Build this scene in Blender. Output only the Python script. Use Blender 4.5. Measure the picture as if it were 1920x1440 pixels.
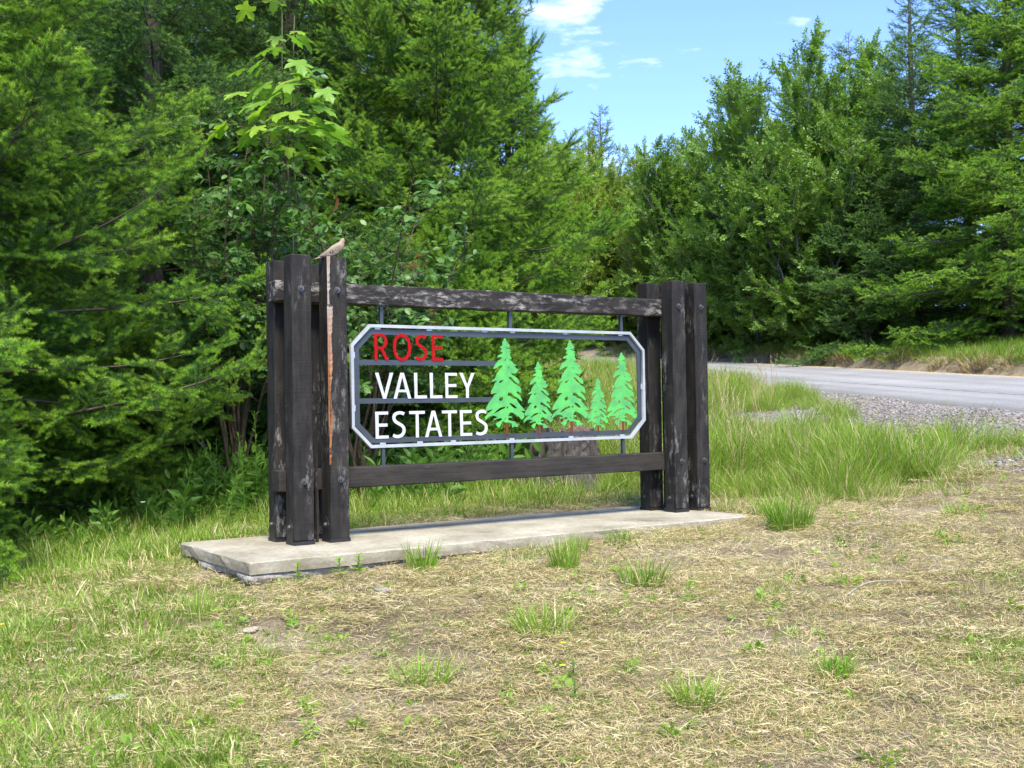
import bpy, math
import numpy as np
from mathutils import Vector, Matrix, Quaternion

for o in list(bpy.data.objects):
    bpy.data.objects.remove(o)
SC = bpy.context.scene
COL = SC.collection
RNG = np.random.default_rng

# ------------------------------------------------------------------ camera
CAM = np.array([-2.9804, -7.0419, 0.895])
yaw, pitch, roll = 0.5903, 0.0195, -0.0163
fw = np.array([math.sin(yaw)*math.cos(pitch), math.cos(yaw)*math.cos(pitch), math.sin(pitch)])
rt = np.array([math.cos(yaw), -math.sin(yaw), 0.0])
upv = np.cross(rt, fw)
rt, upv = rt*math.cos(roll)+upv*math.sin(roll), -rt*math.sin(roll)+upv*math.cos(roll)
cd = bpy.data.cameras.new('camera')
cam = bpy.data.objects.new('camera', cd)
COL.objects.link(cam)
cam.matrix_world = Matrix(((rt[0], upv[0], -fw[0], CAM[0]), (rt[1], upv[1], -fw[1], CAM[1]),
                           (rt[2], upv[2], -fw[2], CAM[2]), (0, 0, 0, 1)))
cd.sensor_width = 36.0
cd.lens = 2137.76/1920*36.0
cd.clip_start = 0.05
cd.clip_end = 3000
cd.dof.use_dof = True
cd.dof.focus_distance = 8.9
cd.dof.aperture_fstop = 9.0
SC.camera = cam

# ------------------------------------------------------------------ sky and sun
SUN_TO = Vector((-0.20, -0.52, 0.83)).normalized()          # direction towards the sun
SUN_EL = math.asin(SUN_TO.z)
SUN_AZ = math.atan2(SUN_TO.x, SUN_TO.y)
wd = bpy.data.worlds.new('World')
SC.world = wd
wd.use_nodes = True
nt = wd.node_tree
nt.nodes.clear()
wo = nt.nodes.new('ShaderNodeOutputWorld')
bg = nt.nodes.new('ShaderNodeBackground')
sky = nt.nodes.new('ShaderNodeTexSky')
sky.sky_type = 'NISHITA'
sky.sun_disc = False
sky.sun_elevation = SUN_EL
sky.sun_rotation = SUN_AZ
sky.altitude = 200
sky.air_density = 1.0
sky.dust_density = 0.8
sky.ozone_density = 6.0
bg.inputs['Strength'].default_value = 0.145
# thin drifting cloud over the whole sky
tc = nt.nodes.new('ShaderNodeTexCoord')
mp = nt.nodes.new('ShaderNodeMapping')
mp.inputs['Scale'].default_value = (1.0, 1.0, 3.2)
mp.inputs['Location'].default_value = (0.35, 0.1, 0.12)
nz = nt.nodes.new('ShaderNodeTexNoise')
nz.inputs['Scale'].default_value = 5.0
nz.inputs['Detail'].default_value = 9.0
nz.inputs['Roughness'].default_value = 0.58
rp = nt.nodes.new('ShaderNodeValToRGB')
rp.color_ramp.elements[0].position = 0.58
rp.color_ramp.elements[1].position = 0.80
mx = nt.nodes.new('ShaderNodeMix')
mx.data_type = 'RGBA'
mx.inputs[7].default_value = (6.6, 6.7, 7.2, 1)
nt.links.new(tc.outputs['Generated'], mp.inputs['Vector'])
nt.links.new(mp.outputs[0], nz.inputs['Vector'])
nt.links.new(nz.outputs['Fac'], rp.inputs['Fac'])
nt.links.new(rp.outputs['Color'], mx.inputs[0])
tint = nt.nodes.new('ShaderNodeMix')
tint.data_type = 'RGBA'
tint.blend_type = 'MULTIPLY'
tint.inputs[0].default_value = 1.0
tint.inputs[7].default_value = (0.82, 0.83, 1.05, 1)
nt.links.new(sky.outputs[0], tint.inputs[6])
nt.links.new(tint.outputs[2], mx.inputs[6])
nt.links.new(mx.outputs[2], bg.inputs['Color'])
nt.links.new(bg.outputs[0], wo.inputs[0])

sl = bpy.data.lights.new('sun', 'SUN')
sl.energy = 3.2
sl.angle = math.radians(18)
sl.color = (1.0, 0.94, 0.84)
so = bpy.data.objects.new('sun', sl)
so.rotation_euler = (-SUN_TO).to_track_quat('-Z', 'Y').to_euler()
so.location = (0, -20, 30)
COL.objects.link(so)

SC.view_settings.view_transform = 'Standard'
SC.view_settings.look = 'None'
SC.view_settings.gamma = 1.0
SC.view_settings.use_curve_mapping = False
SC.view_settings.exposure = 1.48
SC.cycles.adaptive_threshold = 0.02
SC.render.engine = 'CYCLES'
SC.cycles.max_bounces = 5
SC.cycles.diffuse_bounces = 2
SC.cycles.glossy_bounces = 2
SC.cycles.transmission_bounces = 3
SC.cycles.transparent_max_bounces = 4

# ------------------------------------------------------------------ materials
def newmat(name):
    m = bpy.data.materials.new(name)
    m.use_nodes = True
    m.node_tree.nodes.clear()
    N = m.node_tree.nodes
    L = m.node_tree.links
    out = N.new('ShaderNodeOutputMaterial')
    return m, N, L, out

def node(N, t, **kw):
    n = N.new(t)
    for k, v in kw.items():
        if k in n.inputs.keys():
            n.inputs[k].default_value = v
        else:
            setattr(n, k, v)
    return n

def ramp(N, stops):
    r = N.new('ShaderNodeValToRGB')
    e = r.color_ramp.elements
    while len(e) > 1:
        e.remove(e[-1])
    e[0].position = stops[0][0]
    e[0].color = (*stops[0][1], 1)
    for p, c in stops[1:]:
        q = e.new(p)
        q.color = (*c, 1)
    return r

def g3(v):
    return (v, v, v)

def leaf_mat(name, cols, rough=0.5, trans=0.35, spec=0.35, patch=0.0, patch_scale=0.6, patch_col=(0.2, 0.2, 0.05)):
    """foliage: colour picked per instance from cols; some light passes through"""
    m, N, L, out = newmat(name)
    oi = N.new('ShaderNodeObjectInfo')
    r = ramp(N, [(i/(len(cols)-1) if len(cols) > 1 else 0, c) for i, c in enumerate(cols)])
    L.new(oi.outputs['Random'], r.inputs['Fac'])
    col = r.outputs['Color']
    if patch > 0:
        ge = N.new('ShaderNodeNewGeometry')
        nz = node(N, 'ShaderNodeTexNoise', Scale=patch_scale, Detail=3.0)
        L.new(ge.outputs['Position'], nz.inputs['Vector'])
        rr = ramp(N, [(0.42, g3(0)), (0.62, g3(patch))])
        L.new(nz.outputs['Fac'], rr.inputs['Fac'])
        mx = N.new('ShaderNodeMix')
        mx.data_type = 'RGBA'
        L.new(rr.outputs['Color'], mx.inputs[0])
        L.new(col, mx.inputs[6])
        mx.inputs[7].default_value = (*patch_col, 1)
        col = mx.outputs[2]
    p = node(N, 'ShaderNodeBsdfPrincipled', Roughness=rough)
    p.inputs['Specular IOR Level'].default_value = spec
    t = N.new('ShaderNodeBsdfTranslucent')
    s = N.new('ShaderNodeMixShader')
    s.inputs[0].default_value = trans
    br = node(N, 'ShaderNodeMix', data_type='RGBA', blend_type='MULTIPLY')
    br.inputs[0].default_value = 1.0
    br.inputs[7].default_value = (1.15, 1.25, 0.7, 1)
    L.new(col, br.inputs[6])
    L.new(col, p.inputs['Base Color'])
    L.new(br.outputs[2], t.inputs['Color'])
    L.new(p.outputs[0], s.inputs[1])
    L.new(t.outputs[0], s.inputs[2])
    L.new(s.outputs[0], out.inputs[0])
    return m

def plain_mat(name, col, rough=0.6, metal=0.0, spec=0.4, vary=0.0, scale=6.0, bump=0.0, bscale=40.0, var_col=None):
    m, N, L, out = newmat(name)
    p = node(N, 'ShaderNodeBsdfPrincipled', Roughness=rough, Metallic=metal)
    p.inputs['Specular IOR Level'].default_value = spec
    p.inputs['Base Color'].default_value = (*col, 1)
    tcn = N.new('ShaderNodeTexCoord')
    if vary > 0:
        nz = node(N, 'ShaderNodeTexNoise', Scale=scale, Detail=6.0, Roughness=0.6)
        L.new(tcn.outputs['Object'], nz.inputs['Vector'])
        c2 = var_col if var_col else tuple(c*(1-vary) for c in col)
        r = ramp(N, [(0.35, c2), (0.65, col)])
        L.new(nz.outputs['Fac'], r.inputs['Fac'])
        L.new(r.outputs['Color'], p.inputs['Base Color'])
    if bump > 0:
        nb = node(N, 'ShaderNodeTexNoise', Scale=bscale, Detail=5.0)
        L.new(tcn.outputs['Object'], nb.inputs['Vector'])
        b = node(N, 'ShaderNodeBump', Strength=bump, Distance=0.01)
        L.new(nb.outputs['Fac'], b.inputs['Height'])
        L.new(b.outputs[0], p.inputs['Normal'])
    L.new(p.outputs[0], out.inputs[0])
    return m

def timber_mat(name, axis, wear, seed=0.0, base=((0.0052, 0.0046, 0.0037), (0.0185, 0.0160, 0.0122))):
    """dark stained rough-sawn timber; axis = grain direction (0=x, 2=z)"""
    m, N, L, out = newmat(name)
    tcn = N.new('ShaderNodeTexCoord')
    oi = N.new('ShaderNodeObjectInfo')
    add = node(N, 'ShaderNodeVectorMath', operation='ADD')
    mul = node(N, 'ShaderNodeVectorMath', operation='SCALE')
    comb = N.new('ShaderNodeCombineXYZ')
    for i in range(3):
        L.new(oi.outputs['Random'], comb.inputs[i])
    L.new(comb.outputs[0], mul.inputs[0])
    mul.inputs['Scale'].default_value = 37.0
    L.new(tcn.outputs['Object'], add.inputs[0])
    L.new(mul.outputs[0], add.inputs[1])

    def mapped(long, cross):
        mpn = N.new('ShaderNodeMapping')
        s = [cross, cross, cross]
        s[axis] = long
        mpn.inputs['Scale'].default_value = s
        L.new(add.outputs[0], mpn.inputs['Vector'])
        return mpn.outputs[0]
    grain = node(N, 'ShaderNodeTexNoise', Scale=1.0, Detail=8.0, Roughness=0.65, Distortion=0.4)
    L.new(mapped(2.2, 60.0), grain.inputs['Vector'])
    saw = node(N, 'ShaderNodeTexNoise', Scale=1.0, Detail=2.0)
    L.new(mapped(150.0, 7.0), saw.inputs['Vector'])
    blot = node(N, 'ShaderNodeTexNoise', Scale=1.0, Detail=6.0, Roughness=0.65)
    L.new(mapped(4.0, 11.0), blot.inputs['Vector'])
    r = ramp(N, [(0.3, base[0]), (0.7, base[1])])
    L.new(grain.outputs['Fac'], r.inputs['Fac'])
    # faded brown-grey blotches
    fade = N.new('ShaderNodeMix')
    fade.data_type = 'RGBA'
    fr = ramp(N, [(0.45, g3(0)), (0.75, g3(0.7))])
    L.new(blot.outputs['Fac'], fr.inputs['Fac'])
    L.new(fr.outputs['Color'], fade.inputs[0])
    L.new(r.outputs['Color'], fade.inputs[6])
    fade.inputs[7].default_value = (0.048, 0.041, 0.031, 1)
    # pale weathering where the stain has gone
    wn = node(N, 'ShaderNodeTexNoise', Scale=1.0, Detail=10.0, Roughness=0.75)
    L.new(mapped(9.0, 26.0), wn.inputs['Vector'])
    wb = node(N, 'ShaderNodeTexNoise', Scale=1.0, Detail=3.0)
    L.new(mapped(1.6, 5.0), wb.inputs['Vector'])
    mm = node(N, 'ShaderNodeMath', operation='MULTIPLY')
    r1 = ramp(N, [(0.50, g3(0)), (0.66, g3(1))])
    r2 = ramp(N, [(0.64-0.22*wear, g3(0)), (0.82-0.2*wear, g3(1))])
    L.new(wn.outputs['Fac'], r1.inputs['Fac'])
    L.new(wb.outputs['Fac'], r2.inputs['Fac'])
    L.new(r1.outputs['Color'], mm.inputs[0])
    L.new(r2.outputs['Color'], mm.inputs[1])
    wmix = N.new('ShaderNodeMix')
    wmix.data_type = 'RGBA'
    L.new(mm.outputs[0], wmix.inputs[0])
    L.new(fade.outputs[2], wmix.inputs[6])
    wmix.inputs[7].default_value = (0.33, 0.31, 0.27, 1)
    p = node(N, 'ShaderNodeBsdfPrincipled', Roughness=0.72)
    p.inputs['Specular IOR Level'].default_value = 0.3
    L.new(wmix.outputs[2], p.inputs['Base Color'])
    hs = node(N, 'ShaderNodeMath', operation='MULTIPLY_ADD')
    L.new(saw.outputs['Fac'], hs.inputs[0])
    hs.inputs[1].default_value = 0.8
    L.new(grain.outputs['Fac'], hs.inputs[2])
    b = node(N, 'ShaderNodeBump', Strength=0.7, Distance=0.004)
    L.new(hs.outputs[0], b.inputs['Height'])
    L.new(b.outputs[0], p.inputs['Normal'])
    L.new(p.outputs[0], out.inputs[0])
    return m

def bark_mat(name, c1, c2, scale=12.0):
    m, N, L, out = newmat(name)
    tcn = N.new('ShaderNodeTexCoord')
    mpn = N.new('ShaderNodeMapping')
    mpn.inputs['Scale'].default_value = (1, 1, 0.25)
    L.new(tcn.outputs['Object'], mpn.inputs['Vector'])
    nz = node(N, 'ShaderNodeTexNoise', Scale=scale, Detail=7.0, Roughness=0.65)
    L.new(mpn.outputs[0], nz.inputs['Vector'])
    r = ramp(N, [(0.35, c1), (0.65, c2)])
    L.new(nz.outputs['Fac'], r.inputs['Fac'])
    p = node(N, 'ShaderNodeBsdfPrincipled', Roughness=0.85)
    b = node(N, 'ShaderNodeBump', Strength=0.8, Distance=0.02)
    L.new(nz.outputs['Fac'], b.inputs['Height'])
    L.new(b.outputs[0], p.inputs['Normal'])
    L.new(r.outputs['Color'], p.inputs['Base Color'])
    L.new(p.outputs[0], out.inputs[0])
    return m

M = {}
M['post'] = timber_mat('stained_timber_upright', 2, 0.62)
M['rail_top'] = timber_mat('weathered_timber_rail', 0, 1.2)
M['rail_low'] = timber_mat('stained_timber_rail', 0, 0.1, base=((0.011, 0.0095, 0.0072), (0.034, 0.029, 0.021)))
M['steel_black'] = plain_mat('black_steel', (0.018, 0.019, 0.021), 0.42, 0.0, 0.5, 0.4, 30, 0.1)
M['bolt'] = plain_mat('galvanised_bolt', (0.22, 0.21, 0.19), 0.42, 0.8, 0.5, 0.5, 60)
M['white_steel'] = plain_mat('silver_painted_steel', (0.42, 0.445, 0.45), 0.38, 0.15, 0.5, 0.22, 7)
M['slate_steel'] = plain_mat('slate_painted_steel', (0.055, 0.068, 0.080), 0.3, 0.25, 0.6, 0.25, 5)
M['weld'] = plain_mat('bare_weld_metal', (0.55, 0.60, 0.64), 0.4, 0.5, 0.5, 0.3, 40)
M['letter_red'] = plain_mat('red_letter_paint', (0.37, 0.002, 0.003), 0.6, 0.0, 0.15, 0.3, 16)
M['letter_white'] = plain_mat('white_letter_paint', (0.52, 0.53, 0.53), 0.6, 0.0, 0.25, 0.22, 14)
M['tree_green'] = plain_mat('green_cutout_paint', (0.095, 0.43, 0.085), 0.65, 0.0, 0.2, 0.35, 13, var_col=(0.072, 0.29, 0.095))
M['trunk_brown'] = plain_mat('brown_cutout_paint', (0.14, 0.035, 0.016), 0.6, 0.0, 0.3, 0.3, 20)
M['raw_wood'] = None
M['conifer_bark'] = bark_mat('conifer_bark', (0.035, 0.025, 0.018), (0.12, 0.095, 0.07))
M['twig'] = bark_mat('twig_bark', (0.05, 0.032, 0.018), (0.13, 0.085, 0.05), 30)
M['alder_bark'] = bark_mat('grey_bark', (0.08, 0.075, 0.065), (0.22, 0.21, 0.19))

# raw split wood: orange heart at the middle, bleached grey near the top
m, N, L, out = newmat('raw_split_wood')
tcn = N.new('ShaderNodeTexCoord')
mpn = N.new('ShaderNodeMapping')
mpn.inputs['Scale'].default_value = (60, 60, 3)
nz = node(N, 'ShaderNodeTexNoise', Scale=1.0, Detail=6.0, Distortion=0.5)
L.new(tcn.outputs['Object'], mpn.inputs[0])
L.new(mpn.outputs[0], nz.inputs['Vector'])
r = ramp(N, [(0.3, (0.07, 0.022, 0.007)), (0.5, (0.23, 0.085, 0.024)), (0.7, (0.36, 0.18, 0.075))])
L.new(nz.outputs['Fac'], r.inputs['Fac'])
sep = N.new('ShaderNodeSeparateXYZ')
L.new(tcn.outputs['Object'], sep.inputs[0])
gr = node(N, 'ShaderNodeMapRange')
gr.inputs['From Min'].default_value = 1.15
gr.inputs['From Max'].default_value = 1.62
L.new(sep.outputs['Z'], gr.inputs['Value'])
nz2 = node(N, 'ShaderNodeTexNoise', Scale=7.0, Detail=4.0)
L.new(tcn.outputs['Object'], nz2.inputs['Vector'])
r3 = ramp(N, [(0.4, g3(0.55)), (0.6, g3(1.0))])
L.new(nz2.outputs['Fac'], r3.inputs['Fac'])
mlt = node(N, 'ShaderNodeMath', operation='MULTIPLY')
L.new(gr.outputs[0], mlt.inputs[0])
L.new(r3.outputs['Color'], mlt.inputs[1])
mxx = N.new('ShaderNodeMix')
mxx.data_type = 'RGBA'
L.new(mlt.outputs[0], mxx.inputs[0])
L.new(r.outputs['Color'], mxx.inputs[6])
mxx.inputs[7].default_value = (0.30, 0.27, 0.225, 1)
p = node(N, 'ShaderNodeBsdfPrincipled', Roughness=0.8)
L.new(mxx.outputs[2], p.inputs['Base Color'])
b = node(N, 'ShaderNodeBump', Strength=0.7, Distance=0.004)
L.new(nz.outputs['Fac'], b.inputs['Height'])
L.new(b.outputs[0], p.inputs['Normal'])
L.new(p.outputs[0], out.inputs[0])
M['raw_wood'] = m

# concrete
m, N, L, out = newmat('weathered_concrete')
tcn = N.new('ShaderNodeTexCoord')
n1 = node(N, 'ShaderNodeTexNoise', Scale=1.7, Detail=8.0, Roughness=0.62)
n2 = node(N, 'ShaderNodeTexNoise', Scale=26.0, Detail=6.0, Roughness=0.7)
n3 = node(N, 'ShaderNodeTexVoronoi', Scale=55.0)
for q in (n1, n2, n3):
    L.new(tcn.outputs['Object'], q.inputs['Vector'])
r = ramp(N, [(0.30, (0.15, 0.128, 0.082)), (0.44, (0.28, 0.25, 0.172)), (0.66, (0.42, 0.385, 0.285))])
L.new(n1.outputs['Fac'], r.inputs['Fac'])
r2 = ramp(N, [(0.35, (0.55, 0.53, 0.48)), (0.55, g3(1))])
L.new(n2.outputs['Fac'], r2.inputs['Fac'])
mu = node(N, 'ShaderNodeMix', data_type='RGBA', blend_type='MULTIPLY')
mu.inputs[0].default_value = 0.6
L.new(r.outputs['Color'], mu.inputs[6])
L.new(r2.outputs['Color'], mu.inputs[7])
p = node(N, 'ShaderNodeBsdfPrincipled', Roughness=0.85)
# uneven brown, stronger down the slab's sides; soil tracked onto its top
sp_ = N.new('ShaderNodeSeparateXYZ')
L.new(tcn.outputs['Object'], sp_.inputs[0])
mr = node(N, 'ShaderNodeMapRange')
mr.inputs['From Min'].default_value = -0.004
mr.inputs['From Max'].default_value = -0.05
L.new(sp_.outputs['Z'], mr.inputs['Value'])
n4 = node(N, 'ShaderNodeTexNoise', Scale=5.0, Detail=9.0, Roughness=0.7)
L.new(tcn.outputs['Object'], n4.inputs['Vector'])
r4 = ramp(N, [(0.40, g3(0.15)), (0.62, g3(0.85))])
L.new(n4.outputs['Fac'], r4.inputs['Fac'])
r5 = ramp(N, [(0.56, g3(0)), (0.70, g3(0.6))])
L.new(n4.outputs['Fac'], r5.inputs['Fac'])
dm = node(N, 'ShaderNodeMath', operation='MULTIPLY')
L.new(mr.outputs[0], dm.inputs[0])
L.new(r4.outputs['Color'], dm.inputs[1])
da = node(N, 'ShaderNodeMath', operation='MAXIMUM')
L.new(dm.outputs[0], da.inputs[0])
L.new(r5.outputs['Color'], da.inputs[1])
brown_mix = N.new('ShaderNodeMix')
brown_mix.data_type = 'RGBA'
L.new(da.outputs[0], brown_mix.inputs[0])
L.new(mu.outputs[2], brown_mix.inputs[6])
brown_mix.inputs[7].default_value = (0.17, 0.14, 0.088, 1)
L.new(brown_mix.outputs[2], p.inputs['Base Color'])
hh = node(N, 'ShaderNodeMath', operation='MULTIPLY_ADD')
L.new(n3.outputs['Distance'], hh.inputs[0])
hh.inputs[1].default_value = -0.25
L.new(n2.outputs['Fac'], hh.inputs[2])
b = node(N, 'ShaderNodeBump', Strength=0.5, Distance=0.006)
L.new(hh.outputs[0], b.inputs['Height'])
L.new(b.outputs[0], p.inputs['Normal'])
L.new(p.outputs[0], out.inputs[0])
M['concrete'] = m
M['concrete_rough'] = plain_mat('rough_broken_concrete', (0.40, 0.37, 0.30), 0.95, 0, 0.1, 0.55, 22, 1.0, 45)

# soil
m, N, L, out = newmat('dry_soil')
ge = N.new('ShaderNodeNewGeometry')
n1 = node(N, 'ShaderNodeTexNoise', Scale=1.3, Detail=8.0, Roughness=0.6)
n2 = node(N, 'ShaderNodeTexNoise', Scale=45.0, Detail=8.0, Roughness=0.75)
for q in (n1, n2):
    L.new(ge.outputs['Position'], q.inputs['Vector'])
r = ramp(N, [(0.35, (0.17, 0.135, 0.08)), (0.5, (0.27, 0.22, 0.14)), (0.68, (0.39, 0.33, 0.225))])
L.new(n1.outputs['Fac'], r.inputs['Fac'])
r2 = ramp(N, [(0.33, (0.40, 0.37, 0.33)), (0.62, g3(1.1))])
L.new(n2.outputs['Fac'], r2.inputs['Fac'])
mu = node(N, 'ShaderNodeMix', data_type='RGBA', blend_type='MULTIPLY')
mu.inputs[0].default_value = 0.8
L.new(r.outputs['Color'], mu.inputs[6])
L.new(r2.outputs['Color'], mu.inputs[7])
p = node(N, 'ShaderNodeBsdfPrincipled', Roughness=0.95)
p.inputs['Specular IOR Level'].default_value = 0.1
L.new(mu.outputs[2], p.inputs['Base Color'])
b = node(N, 'ShaderNodeBump', Strength=1.0, Distance=0.02)
L.new(n2.outputs['Fac'], b.inputs['Height'])
L.new(b.outputs[0], p.inputs['Normal'])
L.new(p.outputs[0], out.inputs[0])
M['soil'] = m

# asphalt
m, N, L, out = newmat('grey_asphalt')
ge = N.new('ShaderNodeNewGeometry')
n1 = node(N, 'ShaderNodeTexNoise', Scale=0.55, Detail=5.0)
n2 = node(N, 'ShaderNodeTexNoise', Scale=70.0, Detail=4.0, Roughness=0.8)
at = node(N, 'ShaderNodeAttribute', attribute_name='lane')
for q in (n1, n2):
    L.new(ge.outputs['Position'], q.inputs['Vector'])
r = ramp(N, [(0.3, (0.23, 0.228, 0.215)), (0.7, (0.31, 0.305, 0.285))])
L.new(n1.outputs['Fac'], r.inputs['Fac'])
r2 = ramp(N, [(0.35, g3(0.55)), (0.6, g3(1.15))])
L.new(n2.outputs['Fac'], r2.inputs['Fac'])
mu = node(N, 'ShaderNodeMix', data_type='RGBA', blend_type='MULTIPLY')
mu.inputs[0].default_value = 0.8
L.new(r.outputs['Color'], mu.inputs[6])
L.new(r2.outputs['Color'], mu.inputs[7])
wv = ramp(N, [(0.0, g3(1.0)), (0.14, g3(0.72)), (0.2, g3(1)), (0.33, g3(0.74)), (0.42, g3(1)), (0.5, g3(1.1)), (0.62, g3(0.78)), (0.7, g3(1)), (0.83, g3(0.76)), (0.92, g3(1))])
L.new(at.outputs['Fac'], wv.inputs['Fac'])
mu2 = node(N, 'ShaderNodeMix', data_type='RGBA', blend_type='MULTIPLY')
mu2.inputs[0].default_value = 0.7
L.new(mu.outputs[2], mu2.inputs[6])
L.new(wv.outputs['Color'], mu2.inputs[7])
p = node(N, 'ShaderNodeBsdfPrincipled', Roughness=0.85)
p.inputs['Specular IOR Level'].default_value = 0.3
L.new(mu2.outputs[2], p.inputs['Base Color'])
b = node(N, 'ShaderNodeBump', Strength=0.5, Distance=0.006)
L.new(n2.outputs['Fac'], b.inputs['Height'])
L.new(b.outputs[0], p.inputs['Normal'])
L.new(p.outputs[0], out.inputs[0])
M['asphalt'] = m
M['line_white'] = plain_mat('worn_white_line', (0.62, 0.60, 0.52), 0.6, 0, 0.3, 0.35, 8)
M['line_yellow'] = plain_mat('worn_yellow_line', (0.60, 0.40, 0.10), 0.6, 0, 0.3, 0.3, 8)
M['line_faint'] = plain_mat('faded_white_line', (0.36, 0.37, 0.37), 0.6, 0, 0.3, 0.6, 5)
M['stone'] = plain_mat('grey_stone', (0.30, 0.28, 0.25), 0.85, 0, 0.3, 0.45, 9, 0.6, 40)
M['gravel'] = leaf_mat('crushed_gravel', [(0.10, 0.092, 0.085), (0.22, 0.205, 0.19), (0.15, 0.13, 0.11), (0.33, 0.31, 0.28)], 0.9, 0.0, 0.2)

M['needle_old'] = leaf_mat('fir_needles', [(0.060, 0.145, 0.024), (0.080, 0.18, 0.03), (0.11, 0.215, 0.036)], 0.42, 0.38, 0.3)
M['needle_new'] = leaf_mat('fresh_fir_needles', [(0.20, 0.37, 0.03), (0.26, 0.44, 0.04), (0.34, 0.50, 0.055)], 0.45, 0.45, 0.3)
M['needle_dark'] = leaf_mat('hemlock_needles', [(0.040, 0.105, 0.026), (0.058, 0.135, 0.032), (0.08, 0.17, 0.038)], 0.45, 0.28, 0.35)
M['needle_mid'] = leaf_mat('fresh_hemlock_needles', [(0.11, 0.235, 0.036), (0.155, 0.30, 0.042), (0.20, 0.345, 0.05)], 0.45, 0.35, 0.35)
M['leaf_alder'] = leaf_mat('alder_leaves', [(0.10, 0.20, 0.028), (0.145, 0.265, 0.036), (0.20, 0.33, 0.045)], 0.42, 0.42, 0.45)
M['leaf_willow'] = leaf_mat('yellow_green_leaves', [(0.15, 0.24, 0.022), (0.20, 0.29, 0.026), (0.26, 0.34, 0.034)], 0.45, 0.42, 0.4)
M['leaf_shrub'] = leaf_mat('shrub_leaves', [(0.060, 0.145, 0.03), (0.085, 0.19, 0.036), (0.13, 0.25, 0.05)], 0.42, 0.38, 0.35)
M['leaf_maple'] = leaf_mat('maple_leaves', [(0.16, 0.32, 0.04), (0.21, 0.38, 0.045), (0.28, 0.43, 0.04)], 0.38, 0.48, 0.45)
M['leaf_dead'] = leaf_mat('dead_leaves', [(0.26, 0.10, 0.03), (0.34, 0.17, 0.06)], 0.7, 0.3, 0.2)
M['weed'] = leaf_mat('weed_leaves', [(0.085, 0.19, 0.026), (0.12, 0.245, 0.032), (0.17, 0.31, 0.04)], 0.5, 0.42, 0.3)
M['grass'] = leaf_mat('green_grass', [(0.13, 0.22, 0.026), (0.18, 0.27, 0.03), (0.25, 0.33, 0.05)], 0.5, 0.38, 0.3)
M['grass_bright'] = leaf_mat('bright_grass', [(0.15, 0.29, 0.024), (0.20, 0.35, 0.03), (0.26, 0.40, 0.045)], 0.5, 0.4, 0.3)
M['grass_tall'] = leaf_mat('tall_grass', [(0.17, 0.28, 0.032), (0.24, 0.35, 0.04), (0.32, 0.41, 0.07)], 0.5, 0.4, 0.3)
M['straw'] = leaf_mat('dry_straw', [(0.38, 0.29, 0.11), (0.52, 0.43, 0.20), (0.63, 0.55, 0.32)], 0.7, 0.2, 0.25)
M['straw_tall'] = leaf_mat('dry_seed_stalks', [(0.40, 0.30, 0.15), (0.55, 0.44, 0.25)], 0.7, 0.2, 0.25)
M['thatch'] = leaf_mat('brown_thatch', [(0.13, 0.092, 0.048), (0.21, 0.15, 0.08), (0.30, 0.22, 0.12)], 0.85, 0.1, 0.15)
M['petal_yellow'] = plain_mat('yellow_petals', (0.72, 0.46, 0.02), 0.6)
M['petal_white'] = plain_mat('white_petals', (0.78, 0.78, 0.76), 0.6)

# ------------------------------------------------------------------ helpers
def link(o, parent=None):
    COL.objects.link(o)
    if parent is not None:
        o.parent = parent
    return o

def tag(o, label=None, cat=None, group=None, kind=None):
    if label: o['label'] = label
    if cat: o['category'] = cat
    if group: o['group'] = group
    if kind: o['kind'] = kind
    return o

def empty(name, loc):
    o = bpy.data.objects.new(name, None)
    o.location = loc
    o.empty_display_size = 0.1
    return link(o)

def mesh_from(name, V, Fc, mats, midx=None, smooth=False):
    me = bpy.data.meshes.new(name)
    me.from_pydata([tuple(v) for v in V], [], [tuple(f) for f in Fc])
    for mm in (mats if isinstance(mats, (list, tuple)) else [mats]):
        me.materials.append(mm)
    if midx is not None:
        me.polygons.foreach_set('material_index', np.asarray(midx, np.int32))
    if smooth:
        me.polygons.foreach_set('use_smooth', np.ones(len(me.polygons), bool))
    me.update()
    return me

def obj(name, me, parent=None, loc=(0, 0, 0)):
    o = bpy.data.objects.new(name, me)
    o.location = loc
    return link(o, parent)

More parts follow.
